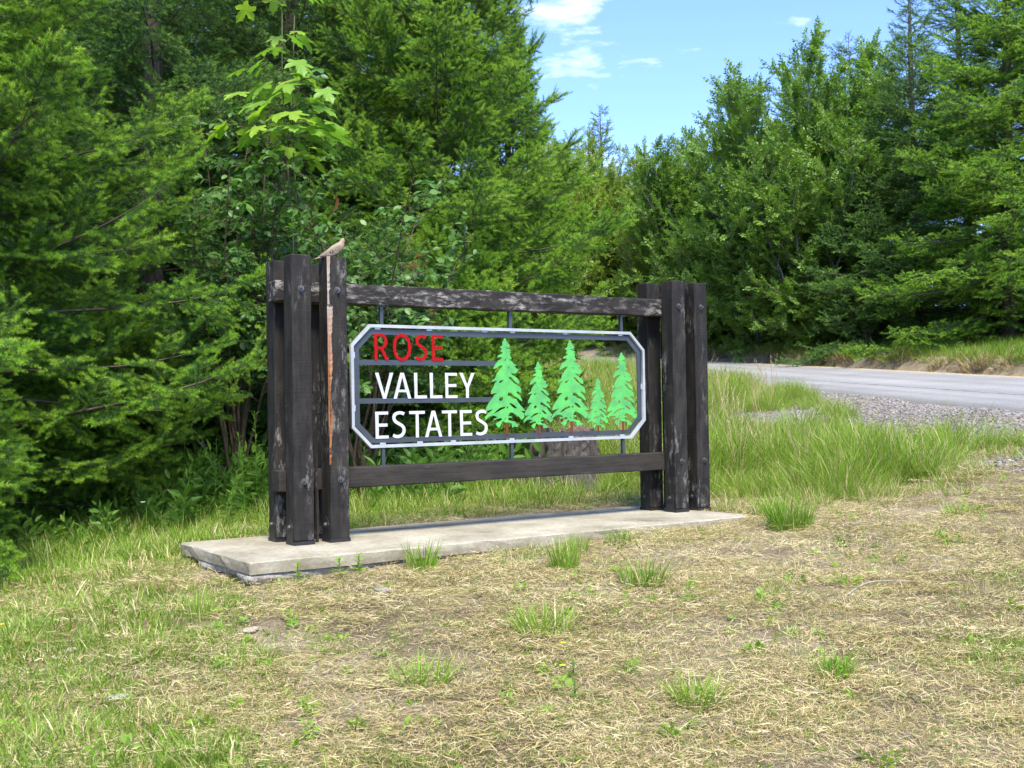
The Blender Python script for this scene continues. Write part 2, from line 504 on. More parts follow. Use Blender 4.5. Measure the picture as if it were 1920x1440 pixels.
class MB:
    """collects geometry of ONE part"""
    def __init__(s):
        s.V = []; s.F = []; s.mi = []
    def add(s, V, F, mi=0):
        k = len(s.V)
        s.V += [tuple(v) for v in V]
        s.F += [tuple(i+k for i in f) for f in F]
        s.mi += [mi]*len(F)
    def box(s, a, b, mi=0):
        x0, y0, z0 = a; x1, y1, z1 = b
        s.add([(x0, y0, z0), (x1, y0, z0), (x1, y1, z0), (x0, y1, z0), (x0, y0, z1), (x1, y0, z1), (x1, y1, z1), (x0, y1, z1)],
              [(3, 2, 1, 0), (4, 5, 6, 7), (0, 1, 5, 4), (1, 2, 6, 5), (2, 3, 7, 6), (3, 0, 4, 7)], mi)
    def tube(s, pts, rad, n=6, mi=0, cap=True):
        P = np.asarray(pts, float)
        R = np.broadcast_to(np.asarray(rad, float), (len(P),))
        T = np.gradient(P, axis=0)
        T /= np.linalg.norm(T, axis=1)[:, None]+1e-9
        ref = np.array([0, 0, 1.0]) if abs(T[:, 2]).mean() < 0.8 else np.array([1.0, 0, 0])
        V = []
        for i in range(len(P)):
            a = np.cross(T[i], ref); a /= np.linalg.norm(a)+1e-9
            b = np.cross(T[i], a)
            for k in range(n):
                t = 2*math.pi*k/n
                V.append(P[i]+R[i]*(a*math.cos(t)+b*math.sin(t)))
        F = []
        for i in range(len(P)-1):
            for k in range(n):
                k2 = (k+1) % n
                F.append((i*n+k, (i+1)*n+k, (i+1)*n+k2, i*n+k2))
        if cap:
            F.append(tuple(range(n)))
            F.append(tuple(reversed(range((len(P)-1)*n, len(P)*n))))
        s.add(V, F, mi)
    def mesh(s, name, mats, smooth=False):
        return mesh_from(name, s.V, s.F, mats, s.mi, smooth)
    def build(s, name, mats, parent=None, smooth=False, loc=(0, 0, 0)):
        return obj(name, s.mesh(name, mats, smooth), parent, loc)

def vnoise(x, y, seed=0):
    """smooth value noise on the plane, 0..1"""
    xi = np.floor(x).astype(np.int64); yi = np.floor(y).astype(np.int64)
    fx = x-xi; fy = y-yi
    fx = fx*fx*(3-2*fx); fy = fy*fy*(3-2*fy)
    def hsh(a, b):
        v = np.sin(a*127.1+b*311.7+seed*74.7)*43758.5453
        return v-np.floor(v)
    return (hsh(xi, yi)*(1-fx)+hsh(xi+1, yi)*fx)*(1-fy)+(hsh(xi, yi+1)*(1-fx)+hsh(xi+1, yi+1)*fx)*fy

def fbm(x, y, seed=0, oct=4):
    o = 0; a = 0.5; t = 0
    for k in range(oct):
        o = o+a*vnoise(x*2**k, y*2**k, seed+k); t += a; a *= 0.5
    return o/t

def quats(T, Up):
    """unit quaternions whose x axis is T and whose z axis leans towards Up"""
    T = T/(np.linalg.norm(T, axis=1)[:, None]+1e-9)
    Y = np.cross(Up, T)
    Y /= np.linalg.norm(Y, axis=1)[:, None]+1e-9
    Z = np.cross(T, Y)
    m00, m10, m20 = T.T; m01, m11, m21 = Y.T; m02, m12, m22 = Z.T
    q = np.stack([1+m00+m11+m22, 1+m00-m11-m22, 1-m00+m11-m22, 1-m00-m11+m22], 1)
    q = np.sqrt(np.maximum(q, 0))/2
    s1 = np.sign(m21-m12); s2 = np.sign(m02-m20); s3 = np.sign(m10-m01)
    s1[s1 == 0] = 1; s2[s2 == 0] = 1; s3[s3 == 0] = 1
    return np.stack([q[:, 0], q[:, 1]*s1, q[:, 2]*s2, q[:, 3]*s3], 1)

def zquats(rng, n, tilt=0.15):
    """random heading with slight tilt, x axis horizontal"""
    a = rng.uniform(0, 2*math.pi, n)
    T = np.stack([np.cos(a), np.sin(a), rng.normal(0, tilt, n)], 1)
    U = np.stack([rng.normal(0, tilt, n), rng.normal(0, tilt, n), np.ones(n)], 1)
    return quats(T, U)

def variants(name, meshes):
    c = bpy.data.collections.new(name)
    for i, me in enumerate(meshes):
        o = bpy.data.objects.new('%s_%02d' % (name, i), me)
        c.objects.link(o)
    ng = bpy.data.node_groups.new(name+'_scatter', 'GeometryNodeTree')
    ng.interface.new_socket('Geometry', in_out='INPUT', socket_type='NodeSocketGeometry')
    ng.interface.new_socket('Geometry', in_out='OUTPUT', socket_type='NodeSocketGeometry')
    N, L = ng.nodes, ng.links
    gi = N.new('NodeGroupInput'); go = N.new('NodeGroupOutput')
    ip = N.new('GeometryNodeInstanceOnPoints')
    ci = N.new('GeometryNodeCollectionInfo')
    ci.inputs['Collection'].default_value = c
    ci.inputs['Separate Children'].default_value = True
    ci.inputs['Reset Children'].default_value = True
    def na(t, nm):
        a = N.new('GeometryNodeInputNamedAttribute'); a.data_type = t
        a.inputs['Name'].default_value = nm
        return a.outputs['Attribute']
    L.new(gi.outputs[0], ip.inputs['Points'])
    L.new(ci.outputs[0], ip.inputs['Instance'])
    ip.inputs['Pick Instance'].default_value = True
    L.new(na('INT', 'idx'), ip.inputs['Instance Index'])
    L.new(na('QUATERNION', 'rot'), ip.inputs['Rotation'])
    L.new(na('FLOAT_VECTOR', 'scl'), ip.inputs['Scale'])
    L.new(ip.outputs[0], go.inputs[0])
    return ng, len(meshes)

def scatter(name, ng_n, P, Q, S, rng, parent=None, idx=None):
    ng, n = ng_n
    P = np.asarray(P, float); k = len(P)
    S = np.asarray(S, float)
    if S.ndim == 1:
        S = np.repeat(S[:, None], 3, 1)
    if idx is None:
        idx = rng.integers(0, n, k)
    me = bpy.data.meshes.new(name)
    me.vertices.add(k)
    me.vertices.foreach_set('co', P.astype(np.float32).ravel())
    a = me.attributes.new('rot', 'QUATERNION', 'POINT'); a.data.foreach_set('value', Q.astype(np.float32).ravel())
    a = me.attributes.new('scl', 'FLOAT_VECTOR', 'POINT'); a.data.foreach_set('vector', S.astype(np.float32).ravel())
    a = me.attributes.new('idx', 'INT', 'POINT'); a.data.foreach_set('value', np.asarray(idx, np.int32))
    me.update()
    o = obj(name, me, parent)
    md = o.modifiers.new('scatter', 'NODES')
    md.node_group = ng
    return o

# ------------------------------------------------------------------ terrain
CP = np.array([(-3,-7,-.55),(-.7,-3.6,-.38),(-2.2,-2.4,-.45),(.3,-5,-.36),(2.5,-5.5,-.3),(5,-6,-.1),(4.1,-3.2,.02),(5.4,-1.9,.18),(6.5,-1.0,.32),(2,-2.6,-.13),
(-.6,-.75,-.17),(-.6,.85,-.12),(.6,-.75,-.11),(1.5,-.75,-.085),(2.6,-.75,-.045),(3.75,-.7,-.02),(.8,.9,-.04),(2.2,.9,-.02),(3.8,.9,.0),(4.4,-.2,.0),
(-2.5,0,-.42),(-1.2,2.2,-.32),(-3,3,-.5),(-6,-2,-.8),(-8,6,-.7),(-5,-9,-.9),(0,5,-.1),(-3,10,-.2),(4,2.5,.08),(3,7,.25),(6,6.5,.5),(2,14,.6),(8,14,1.0),
(7.3,2.1,.25),(9.3,3.4,.62),(6.6,3.4,.3),(8,5,.5),
(9.57,.81,.775),(12.32,5.58,1.04),(14.6,11.25,1.4),(16.2,16.5,1.85),(16,23,2.3),(13,31,2.8),(7.9,-4,.5),(6.8,-8,.2),(6.8,-14,-.2),
(16.08,4.86,1.28),(17.96,10.2,1.64),(20.26,17.1,2.1),(21.2,22.2,2.45),(20.5,29,2.9),(17,36,3.4),(14.5,0,1.0),(13.4,-5,.7),(13.2,-14,.1),
(17.1,5.3,1.78),(18.8,10.4,2.05),(21.1,17.3,2.6),(22.2,22.4,2.95),(15.6,-.3,1.3),(14.6,-5.3,1.0),
(17.9,6.4,2.12),(19.3,12.9,2.7),(21.8,17.9,3.2),(16.6,-.6,1.45),(16,-6,1.1),
(25,5,2.9),(27,15,3.6),(28,26,4),(12,22,1.9),(8,30,2),(25,-10,2.6),(-12,20,0),(-15,-10,-1.2),(24,40,4.2),(0,40,1.5)], float)
def _U(r2):
    return np.where(r2 > 1e-12, r2*np.log(np.maximum(r2, 1e-12)), 0)
_n = len(CP); _XY = CP[:, :2]
_K = _U(((_XY[:, None]-_XY[None])**2).sum(-1))+np.eye(_n)*.02
_A = np.zeros((_n+3, _n+3)); _Pm = np.c_[np.ones(_n), _XY]
_A[:_n, :_n] = _K; _A[:_n, _n:] = _Pm; _A[_n:, :_n] = _Pm.T
_W = np.linalg.solve(_A, np.r_[CP[:, 2], 0, 0, 0])

def hraw(x, y):
    o = _W[_n]+_W[_n+1]*x+_W[_n+2]*y
    for i in range(_n):
        o = o+_W[i]*_U((x-_XY[i, 0])**2+(y-_XY[i, 1])**2)
    return o

def resample(pts, n):
    P = np.asarray(pts, float)
    t = np.linspace(0, len(P)-1, n)
    o = np.zeros((n, 3))
    for j, tt in enumerate(t):
        i = min(int(tt), len(P)-2); f = tt-i
        p0 = P[max(i-1, 0)]; p1 = P[i]; p2 = P[i+1]; p3 = P[min(i+2, len(P)-1)]
        o[j] = 0.5*((2*p1)+(-p0+p2)*f+(2*p0-5*p1+4*p2-p3)*f*f+(-p0+3*p1-3*p2+p3)*f**3)
    return o
NEAR = resample([(6.8,-14,-.2),(6.8,-8,.2),(7.9,-4,.5),(9.57,.81,.775),(12.32,5.58,1.04),(14.6,11.25,1.4),(16.2,16.5,1.85),(16,23,2.3),(13,31,2.8)], 73)
FAR = resample([(13.2,-14,.1),(13.2,-9,.4),(13.4,-5,.7),(14.5,0,1.0),(16.08,4.86,1.28),(17.96,10.2,1.64),(20.26,17.1,2.1),(21.2,22.2,2.45),(20.5,29,2.9)], 73)
_dir = (FAR-NEAR)/np.linalg.norm((FAR-NEAR)[:, :2], axis=1)[:, None]
NEARX, FARX = NEAR-_dir*0.25, FAR+_dir*0.30      # verge that the ground keeps level with the road

def road_z(x, y):
    """height of the road surface at points inside it, nan outside"""
    x = np.asarray(x, float); y = np.asarray(y, float)
    out = np.full(x.shape, np.nan)
    for i in range(len(NEAR)-1):
        for tri in ((NEARX[i], FARX[i], FARX[i+1]), (NEARX[i], FARX[i+1], NEARX[i+1])):
            a, b_, c = tri
            d = (b_[0]-a[0])*(c[1]-a[1])-(c[0]-a[0])*(b_[1]-a[1])
            if abs(d) < 1e-9:
                continue
            u = ((x-a[0])*(c[1]-a[1])-(c[0]-a[0])*(y-a[1]))/d
            v = ((b_[0]-a[0])*(y-a[1])-(x-a[0])*(b_[1]-a[1]))/d
            k = (u >= -0.02) & (v >= -0.02) & (u+v <= 1.02)
            out = np.where(k, a[2]+u*(b_[2]-a[2])+v*(c[2]-a[2]), out)
    return out

def dist_near(x, y):
    x = np.asarray(x, float); y = np.asarray(y, float)
    d = np.full(x.shape, 1e9)
    for i in range(len(NEAR)-1):
        a = NEAR[i, :2]; ab = NEAR[i+1, :2]-a; l2 = ab@ab
        t = np.clip(((x-a[0])*ab[0]+(y-a[1])*ab[1])/l2, 0, 1)
        d = np.minimum(d, np.hypot(x-a[0]-t*ab[0], y-a[1]-t*ab[1]))
    return d

def far_edge(x, y):
    """distance to the far road edge and the height of that edge"""
    d = np.full(x.shape, 1e9); zf = np.zeros(x.shape)
    for i in range(len(FAR)-1):
        a = FAR[i, :2]; ab = FAR[i+1, :2]-a; l2 = ab@ab
        t = np.clip(((x-a[0])*ab[0]+(y-a[1])*ab[1])/l2, 0, 1)
        q = np.hypot(x-a[0]-t*ab[0], y-a[1]-t*ab[1])
        k = q < d
        d = np.where(k, q, d); zf = np.where(k, FAR[i, 2]*(1-t)+FAR[i+1, 2]*t, zf)
    return d, zf

SLAB = (-0.529, 3.64, -0.578, 0.7286)
def hgt(x, y):
    x = np.asarray(x, float); y = np.asarray(y, float)
    z = hraw(x, y)
    near = np.exp(-((x-3)**2+(y-1)**2)/400)
    z = z+near*(0.05*(fbm(x*1.1, y*1.1, 3)-0.5)+0.022*(fbm(x*5, y*5, 9)-0.5))
    rz = road_z(x, y)
    d_, zf = far_edge(x, y)
    d_ = d_+.25*(fbm(x*1.7, y*1.7, 33)-.5)
    cut = zf-.03+np.clip((d_-.22)/.45, 0, 1)*.30+np.clip(d_-.67, 0, 3)*.12+np.clip(d_-3.5, 0, 50)*1.0
    z = np.where(np.isnan(rz) & (d_ < 6), np.minimum(z, cut), z)
    z = np.where(np.isnan(rz), z, np.minimum(z, rz-0.05))
    ins = (x > SLAB[0]+.05) & (x < SLAB[1]-.05) & (y > SLAB[2]+.05) & (y < SLAB[3]-.05)
    return np.where(ins, np.minimum(z, -0.13), z)

xs = np.r_[np.array([-900, -400, -200, -100, -60, -35, -22, -15]), np.arange(-11, 25, 0.16), np.array([26, 28, 31, 36, 45, 60, 90, 150, 300, 900])]
ys = np.r_[np.array([-900, -400, -200, -100, -50, -25, -14]), np.arange(-9.5, 27, 0.16), np.array([28, 30, 33, 38, 46, 60, 90, 150, 300, 900])]
X, Y = np.meshgrid(xs, ys)
Z = hgt(np.clip(X, -15, 31), np.clip(Y, -14, 40))
V = np.stack([X.ravel(), Y.ravel(), Z.ravel()], 1)
nx, ny = len(xs), len(ys)
ii, jj = np.meshgrid(np.arange(nx-1), np.arange(ny-1))
q = (jj*nx+ii).ravel()
Fg = np.stack([q, q+1, q+1+nx, q+nx], 1)
me = mesh_from('ground', V, Fg, M['soil'], smooth=True)
tag(obj('ground', me), 'dry sloping soil under the grass around the sign', kind='structure')

# road with its fog line and worn centre line
nl = 13
V = []; lane = []
for i in range(len(NEAR)):
    for k in range(nl):
        t = k/(nl-1)
        V.append(NEAR[i]*(1-t)+FAR[i]*t); lane.append(t)
Fr = []
for i in range(len(NEAR)-1):
    for k in range(nl-1):
        a = i*nl+k
        Fr.append((a, a+1, a+nl+1, a+nl))
# near edge skirt, so that the asphalt has thickness
k0 = len(V)
for i in range(len(NEAR)):
    V.append(NEAR[i]-np.array([0.03, 0.0, 0.12])); lane.append(0)
for i in range(len(NEAR)-1):
    Fr.append((k0+i, i*nl, (i+1)*nl, k0+i+1))
me = mesh_from('road', V, Fr, M['asphalt'], smooth=True)
a = me.attributes.new('lane', 'FLOAT', 'POINT'); a.data.foreach_set('value', np.array(lane, np.float32))
road = tag(obj('road', me), 'grey asphalt road climbing past the bank', kind='structure')
def stripe(name, t0, t1, mat, lift=0.004):
    V = []; Fs = []
    for i in range(len(NEAR)):
        for t in (t0, t1):
            V.append(NEAR[i]*(1-t)+FAR[i]*t+np.array([0, 0, lift]))
    for i in range(len(NEAR)-1):
        Fs.append((2*i, 2*i+1, 2*i+3, 2*i+2))
    return obj(name, mesh_from(name, V, Fs, mat), road)
stripe('edge_line', 0.955, 0.975, M['line_yellow'])
stripe('edge_line', 0.925, 0.945, M['line_white'])
stripe('edge_line', 0.30, 0.315, M['line_faint'])

# ------------------------------------------------------------------ concrete slab
def slab_mesh():
    x0, x1, y0, y1 = SLAB
    # outline with worn corners, counter-clockwise seen from above
    ol = []
    def corner(cx, cy, r, a0, a1, n):
        for k in range(n+1):
            a = math.radians(a0+(a1-a0)*k/n)
            ol.append((cx+r*math.cos(a), cy+r*math.sin(a)))
    corner(x0+.015, y0+.015, .015, 180, 270, 3)
    for t in np.linspace(0.03, 0.97, 40): ol.append((x0+(x1-x0)*t, y0))
    corner(x1-.10, y0+.10, .10, 270, 360, 6)
    for t in np.linspace(0.1, 0.9, 8): ol.append((x1, y0+(y1-y0)*t))
    corner(x1-.12, y1-.12, .12, 0, 90, 6)
    for t in np.linspace(0.03, 0.97, 40): ol.append((x1-(x1-x0)*t, y1))
    corner(x0+.015, y1-.015, .015, 90, 180, 3)
    for t in np.linspace(0.05, 0.95, 14): ol.append((x0, y1-(y1-y0)*t))
    O = np.array(ol); c = np.array([(x0+x1)/2, (y0+y1)/2])
    n = len(O); rng = RNG(5)
    rings = []
    dirn = O-c
    inn = np.sign(dirn)
    for (ins, z, jit) in ((0.010, 0.0, .0015), (0.0, -0.009, .003), (0.0, -0.04, .002), (0.0, -0.075, .002)):
        R = O-inn*ins*np.array([1, 1])
        R = R+rng.normal(0, jit, R.shape)
        rings.append(np.c_[R, np.full(n, z)+rng.normal(0, jit*.5, n)])
    V = np.concatenate(rings)
    F = []
    for r in range(len(rings)-1):
        for k in range(n):
            k2 = (k+1) % n
            F.append((r*n+k, (r+1)*n+k, (r+1)*n+k2, r*n+k2))
    F.append(tuple(range(n)))
    F.append(tuple(reversed(range(3*n, 4*n))))
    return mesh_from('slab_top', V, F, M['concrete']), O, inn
me, O, inn = slab_mesh()
slab = empty('concrete_slab', (0, 0, 0))
tag(slab, 'long pale concrete slab with rough undercut edge beneath the timber sign', 'slab', kind='thing')
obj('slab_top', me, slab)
# rough spill of concrete under the formed slab
rng = RNG(8); n = len(O)
rings = []
for (off, z, jit) in ((-0.03, -0.0755, .003), (-0.018, -0.092, .005), (-0.03, -0.12, .008), (-0.07, -0.16, .01), (-0.16, -0.24, .01)):
    nzz = (fbm(O[:, 0]*4+7, O[:, 1]*4, 21)-0.5)*0.13
    R = O+inn*(off+nzz*(1 if z < -.09 else .2))[:, None]
    R = R+rng.normal(0, jit, R.shape)
    rings.append(np.c_[R, np.full(n, z)+rng.normal(0, jit*.5 if z < -.08 else 0.0, n)])
V = np.concatenate(rings); F = []
for r_ in range(4):
    for k in range(n):
        k2 = (k+1) % n
        F.append((r_*n+k, (r_+1)*n+k, (r_+1)*n+k2, r_*n+k2))
obj('footing', mesh_from('footing', V, F, M['concrete_rough'], smooth=True), slab)

# ------------------------------------------------------------------ timber sign
sign = empty('entrance_sign', (1.76, 0.2, 0))
tag(sign, 'dark timber sign frame with steel panel reading ROSE VALLEY ESTATES', 'sign')
sign_off = Vector((-1.76, -0.2, 0))
W = 0.14
def beam(name, a, b, mat, rng, axis, seg=14, bev=0.006, jit=0.0012):
    """squared timber from corner a to corner b, edges eased and a little uneven; origin kept at the sign"""
    a = np.array(a); b_ = np.array(b)
    oth = [i for i in range(3) if i != axis]
    w0, w1 = b_[oth[0]]-a[oth[0]], b_[oth[1]]-a[oth[1]]
    prof = [(bev, 0), (w0-bev, 0), (w0, bev), (w0, w1-bev), (w0-bev, w1), (bev, w1), (0, w1-bev), (0, bev)]
    t = np.r_[0, bev, np.linspace(0.04, b_[axis]-a[axis]-0.04, seg), b_[axis]-a[axis]-bev, b_[axis]-a[axis]]
    V = []
    for i, tt in enumerate(t):
        sc = 1-(0.005/w0*2 if i in (0, len(t)-1) else 0)
        for (p0, p1) in prof:
            q = np.zeros(3)
            q[oth[0]] = a[oth[0]]+w0/2+(p0-w0/2)*sc+rng.normal(0, jit)
            q[oth[1]] = a[oth[1]]+w1/2+(p1-w1/2)*sc+rng.normal(0, jit)
            q[axis] = a[axis]+tt
            V.append(q)
    F = []
    for i in range(len(t)-1):
        for k in range(8):
            k2 = (k+1) % 8
            f = (i*8+k, i*8+k2, (i+1)*8+k2, (i+1)*8+k)
            F.append(f if axis != 1 else f[::-1])
    F.append(tuple(range(8))[::-1]); F.append(tuple(range((len(t)-1)*8, len(t)*8)))
    me = mesh_from(name, V, F, mat)
    return obj(name, me, sign, sign_off)

def hexnut(mb, c, r, y0, y1):
    V = []
    for y in (y0, y1):
        for k in range(6):
            t = math.pi/3*k+0.2
            V.append((c[0]+r*math.cos(t), y, c[1]+r*math.sin(t)))
    F = [(k, (k+1) % 6, 6+(k+1) % 6, 6+k) for k in range(6)]+[tuple(range(6))[::-1], tuple(range(6, 12))]
    mb.add(V, F)

def bolt_mesh():
    mb = MB()
    mb.tube([(0, 0.002, 0), (0, -0.004, 0)], 0.022, 14)
    hexnut(mb, (0, 0), 0.0145, -0.0035, -0.017)
    mb.tube([(0, -0.015, 0), (0, -0.030, 0)], 0.0072, 10)
    return mb.mesh('bolt', M['bolt'])
BOLT = bolt_mesh()

def bracket_mesh():
    """U-shaped base shoe: plate under the post, two lobed side plates"""
    mb = MB()
    mb.box((-0.004, -0.002, 0.0), (W+0.004, W+0.0, 0.024))
    for x in (-0.0052, W+0.0012):
        pts = [(0.02, 0.024), (W-.02, 0.024), (W-.02, 0.115), (W-.04, 0.15), (W/2, 0.172), (0.04, 0.15), (0.02, 0.115)]
        V = [(x, y, z) for y, z in pts]+[(x+.004, y, z) for y, z in pts]
        k = len(pts)
        F = [tuple(range(k))[::-1], tuple(range(k, 2*k))]+[(i, (i+1) % k, k+(i+1) % k, k+i) for i in range(k)]
        mb.add(V, F)
    return mb.mesh('base_bracket', M['steel_black'])
SHOE = bracket_mesh()
def side_bolt_mesh():
    mb = MB()
    mb.tube([(-0.0045, 0, 0), (-0.010, 0, 0)], 0.018, 12)
    mb.tube([(-0.009, 0, 0), (-0.020, 0, 0)], 0.0125, 6)
    return mb.mesh('bolt', M['bolt'])
SBOLT = side_bolt_mesh()

rngs = RNG(11)
def dress(post, x, y, front):
    obj('base_bracket', SHOE, post, (x, y, 0.001))
    obj('bolt', SBOLT, post, (x, y+W/2, 0.118))
    if front:
        for z, dx in ((1.70, .066), (0.42, .072)):
            o = obj('bolt', BOLT, post, (x+dx+rngs.normal(0, .003), y, z))
            o.rotation_euler = (0, rngs.uniform(0, 1), 0)

YB = 0.278
posts = [(0.0, 0.0, 1.926, True), (-0.013, YB, 1.914, False), (0.255, YB, 1.905, False),
         (3.339, 0.0, 1.911, True), (3.584, 0.0, 1.903, True), (3.308, YB, 1.914, False), (3.57, YB, 1.90, False)]
for (x, y, hh_, fr) in posts:
    p = beam('post', (x, y, 0.026), (x+W, y+W, hh_), M['post'], rngs, 2)
    dress(p, x, y, fr)
# the post whose near corner has split away, raw wood showing
x = 0.259; zt = 1.926
zz = np.r_[0.026, 0.30, 0.48, 0.52, np.linspace(0.54, 1.91, 90), zt]
V = []; F = []; mi = []
for i, z in enumerate(zz):
    if z < 0.51: w = 0.004
    else:
        t = (z-.51)/(zt-.51)
        w = 0.005+(0.024 if z < 1.6 else .017)*min(1, t*5)*(0.8+0.25*math.sin(z*5.1)+.2*math.sin(z*17))+rngs.normal(0, .0022)
        if 1.60 < z < 1.70: w *= 0.45
        if z > 1.72: w *= 0.9
    d = 0.004+w*0.35
    V += [(x+w, 0, z), (x+W-.005, 0, z), (x+W, .005, z), (x+W, W, z), (x, W, z), (x, d, z), (x+w*.45, d*.75+.002, z)]
nn = 7
for i in range(len(zz)-1):
    for k in range(nn):
        k2 = (k+1) % nn
        F.append((i*nn+k, i*nn+k2, (i+1)*nn+k2, (i+1)*nn+k))
        mi.append(1 if (k in (5, 6) and zz[i] > 0.5) else 0)
F.append(tuple(range(nn))[::-1]); mi.append(0)
F.append(tuple(range((len(zz)-1)*nn, len(zz)*nn))); mi.append(0)
split = obj('post', mesh_from('post', V, F, [M['post'], M['raw_wood']], mi), sign, sign_off)
split['label'] = 'post with a split corner showing raw orange wood'
dress(split, 0.259, 0.0, True)
# torn splinter hanging in the gap between the two near posts
mb = MB()
mb.tube([(0.205, .10, 0.0), (0.206, .10, .2), (0.203, .10, .42), (0.208, .102, .60)], [.010, .014, .013, .004], 5)
o = mb.build('splinter', M['post'], sign, loc=sign_off)

beam('rail', (-0.055, 0.1385, 1.6235), (3.80, 0.2775, 1.7645), M['rail_top'], rngs, 0, 30)
beam('rail', (-0.045, 0.1385, 0.348), (3.80, 0.2775, 0.489), M['rail_low'], rngs, 0, 30)

# ---- steel panel
def poly_mesh(name, outer, holes, y0, y1, mat):
    """flat cut-out in the xz plane between y0 (front) and y1"""
    cu = bpy.data.curves.new(name, 'CURVE')
    cu.dimensions = '2D'
    cu.fill_mode = 'BOTH'
    cu.extrude = (y1-y0)/2
    for ring in [outer]+list(holes):
        s = cu.splines.new('POLY')
        s.points.add(len(ring)-1)
        for i, (px, pz) in enumerate(ring):
            s.points[i].co = (px, pz, 0, 1)
        s.use_cyclic_u = True
    to = bpy.data.objects.new('tmp', cu)
    COL.objects.link(to)
    bpy.context.view_layer.update()
    dg = bpy.context.evaluated_depsgraph_get()
    me = bpy.data.meshes.new_from_object(to.evaluated_get(dg))
    bpy.data.objects.remove(to)
    me.transform(Matrix(((1, 0, 0, 0), (0, 0, -1, (y0+y1)/2), (0, 1, 0, 0), (0, 0, 0, 1))))
    me.name = name
    me.materials.clear()
    me.materials.append(mat)
    me.polygons.foreach_set('material_index', np.zeros(len(me.polygons), np.int32))
    me.update()
    return me

FX0, FX1, FZ0, FZ1, CUT = 0.505, 3.172, 0.6167, 1.4887, 0.1455
def octo(off):
    c = CUT-off*(2-math.sqrt(2))
    x0, x1, z0, z1 = FX0+off, FX1-off, FZ0+off, FZ1-off
    return [(x0+c, z0), (x1-c, z0), (x1, z0+c), (x1, z1-c), (x1-c, z1), (x0+c, z1), (x0, z1-c), (x0, z0+c)]
fr = obj('tube_frame', poly_mesh('tube_frame', octo(0), [octo(.022)], .166, .191, M['white_steel']), sign, sign_off)
for hx in (0.753, 1.85, 2.941):
    mb = MB(); mb.box((hx-.0125, .176, FZ1-.002), (hx+.0125, .201, 1.617))
    mb.box((hx-.04, .160, 1.617), (hx+.04, .215, 1.623))
    mb.build('hanger', M['slate_steel'], fr)
    mb = MB(); mb.box((hx-.0125, .176, .495), (hx+.0125, .201, FZ0+.002))
    mb.box((hx-.04, .160, .4895), (hx+.04, .215, .495))
    mb.build('hanger', M['slate_steel'], fr)
panel = obj('cut_panel', poly_mesh('cut_panel', octo(.033), [octo(.071)], .184, .189, M['slate_steel']), sign, sign_off)
tabs = [(0.72, FZ1-.029), (1.14, FZ1-.029), (1.62, FZ1-.029), (1.87, FZ1-.029), (2.37, FZ1-.029), (2.93, FZ1-.029),
        (0.75, FZ0+.029), (1.05, FZ0+.029), (1.33, FZ0+.029), (1.85, FZ0+.029), (2.41, FZ0+.029), (2.93, FZ0+.029)]
for (tx, tz) in tabs:
    mb = MB(); mb.box((tx-.022, .178, tz-.006), (tx+.022, .1835, tz+.006))
    mb.build('spacer_tab', M['weld'], fr)
for (tx, tz) in [(FX0+.029, 1.27), (FX1-.029, 1.04), (FX0+.029, 0.9)]:
    mb = MB(); mb.box((tx-.006, .178, tz-.022), (tx+.006, .1835, tz+.022))
    mb.build('spacer_tab', M['weld'], fr)
for z0, z1, xr in ((1.202, 1.239, 1.775), (0.930, 0.967, 1.735)):
    mb = MB(); mb.box((0.560, .1845, z0), (xr, .1890, z1))
    mb.build('cross_bar', M['slate_steel'], panel)

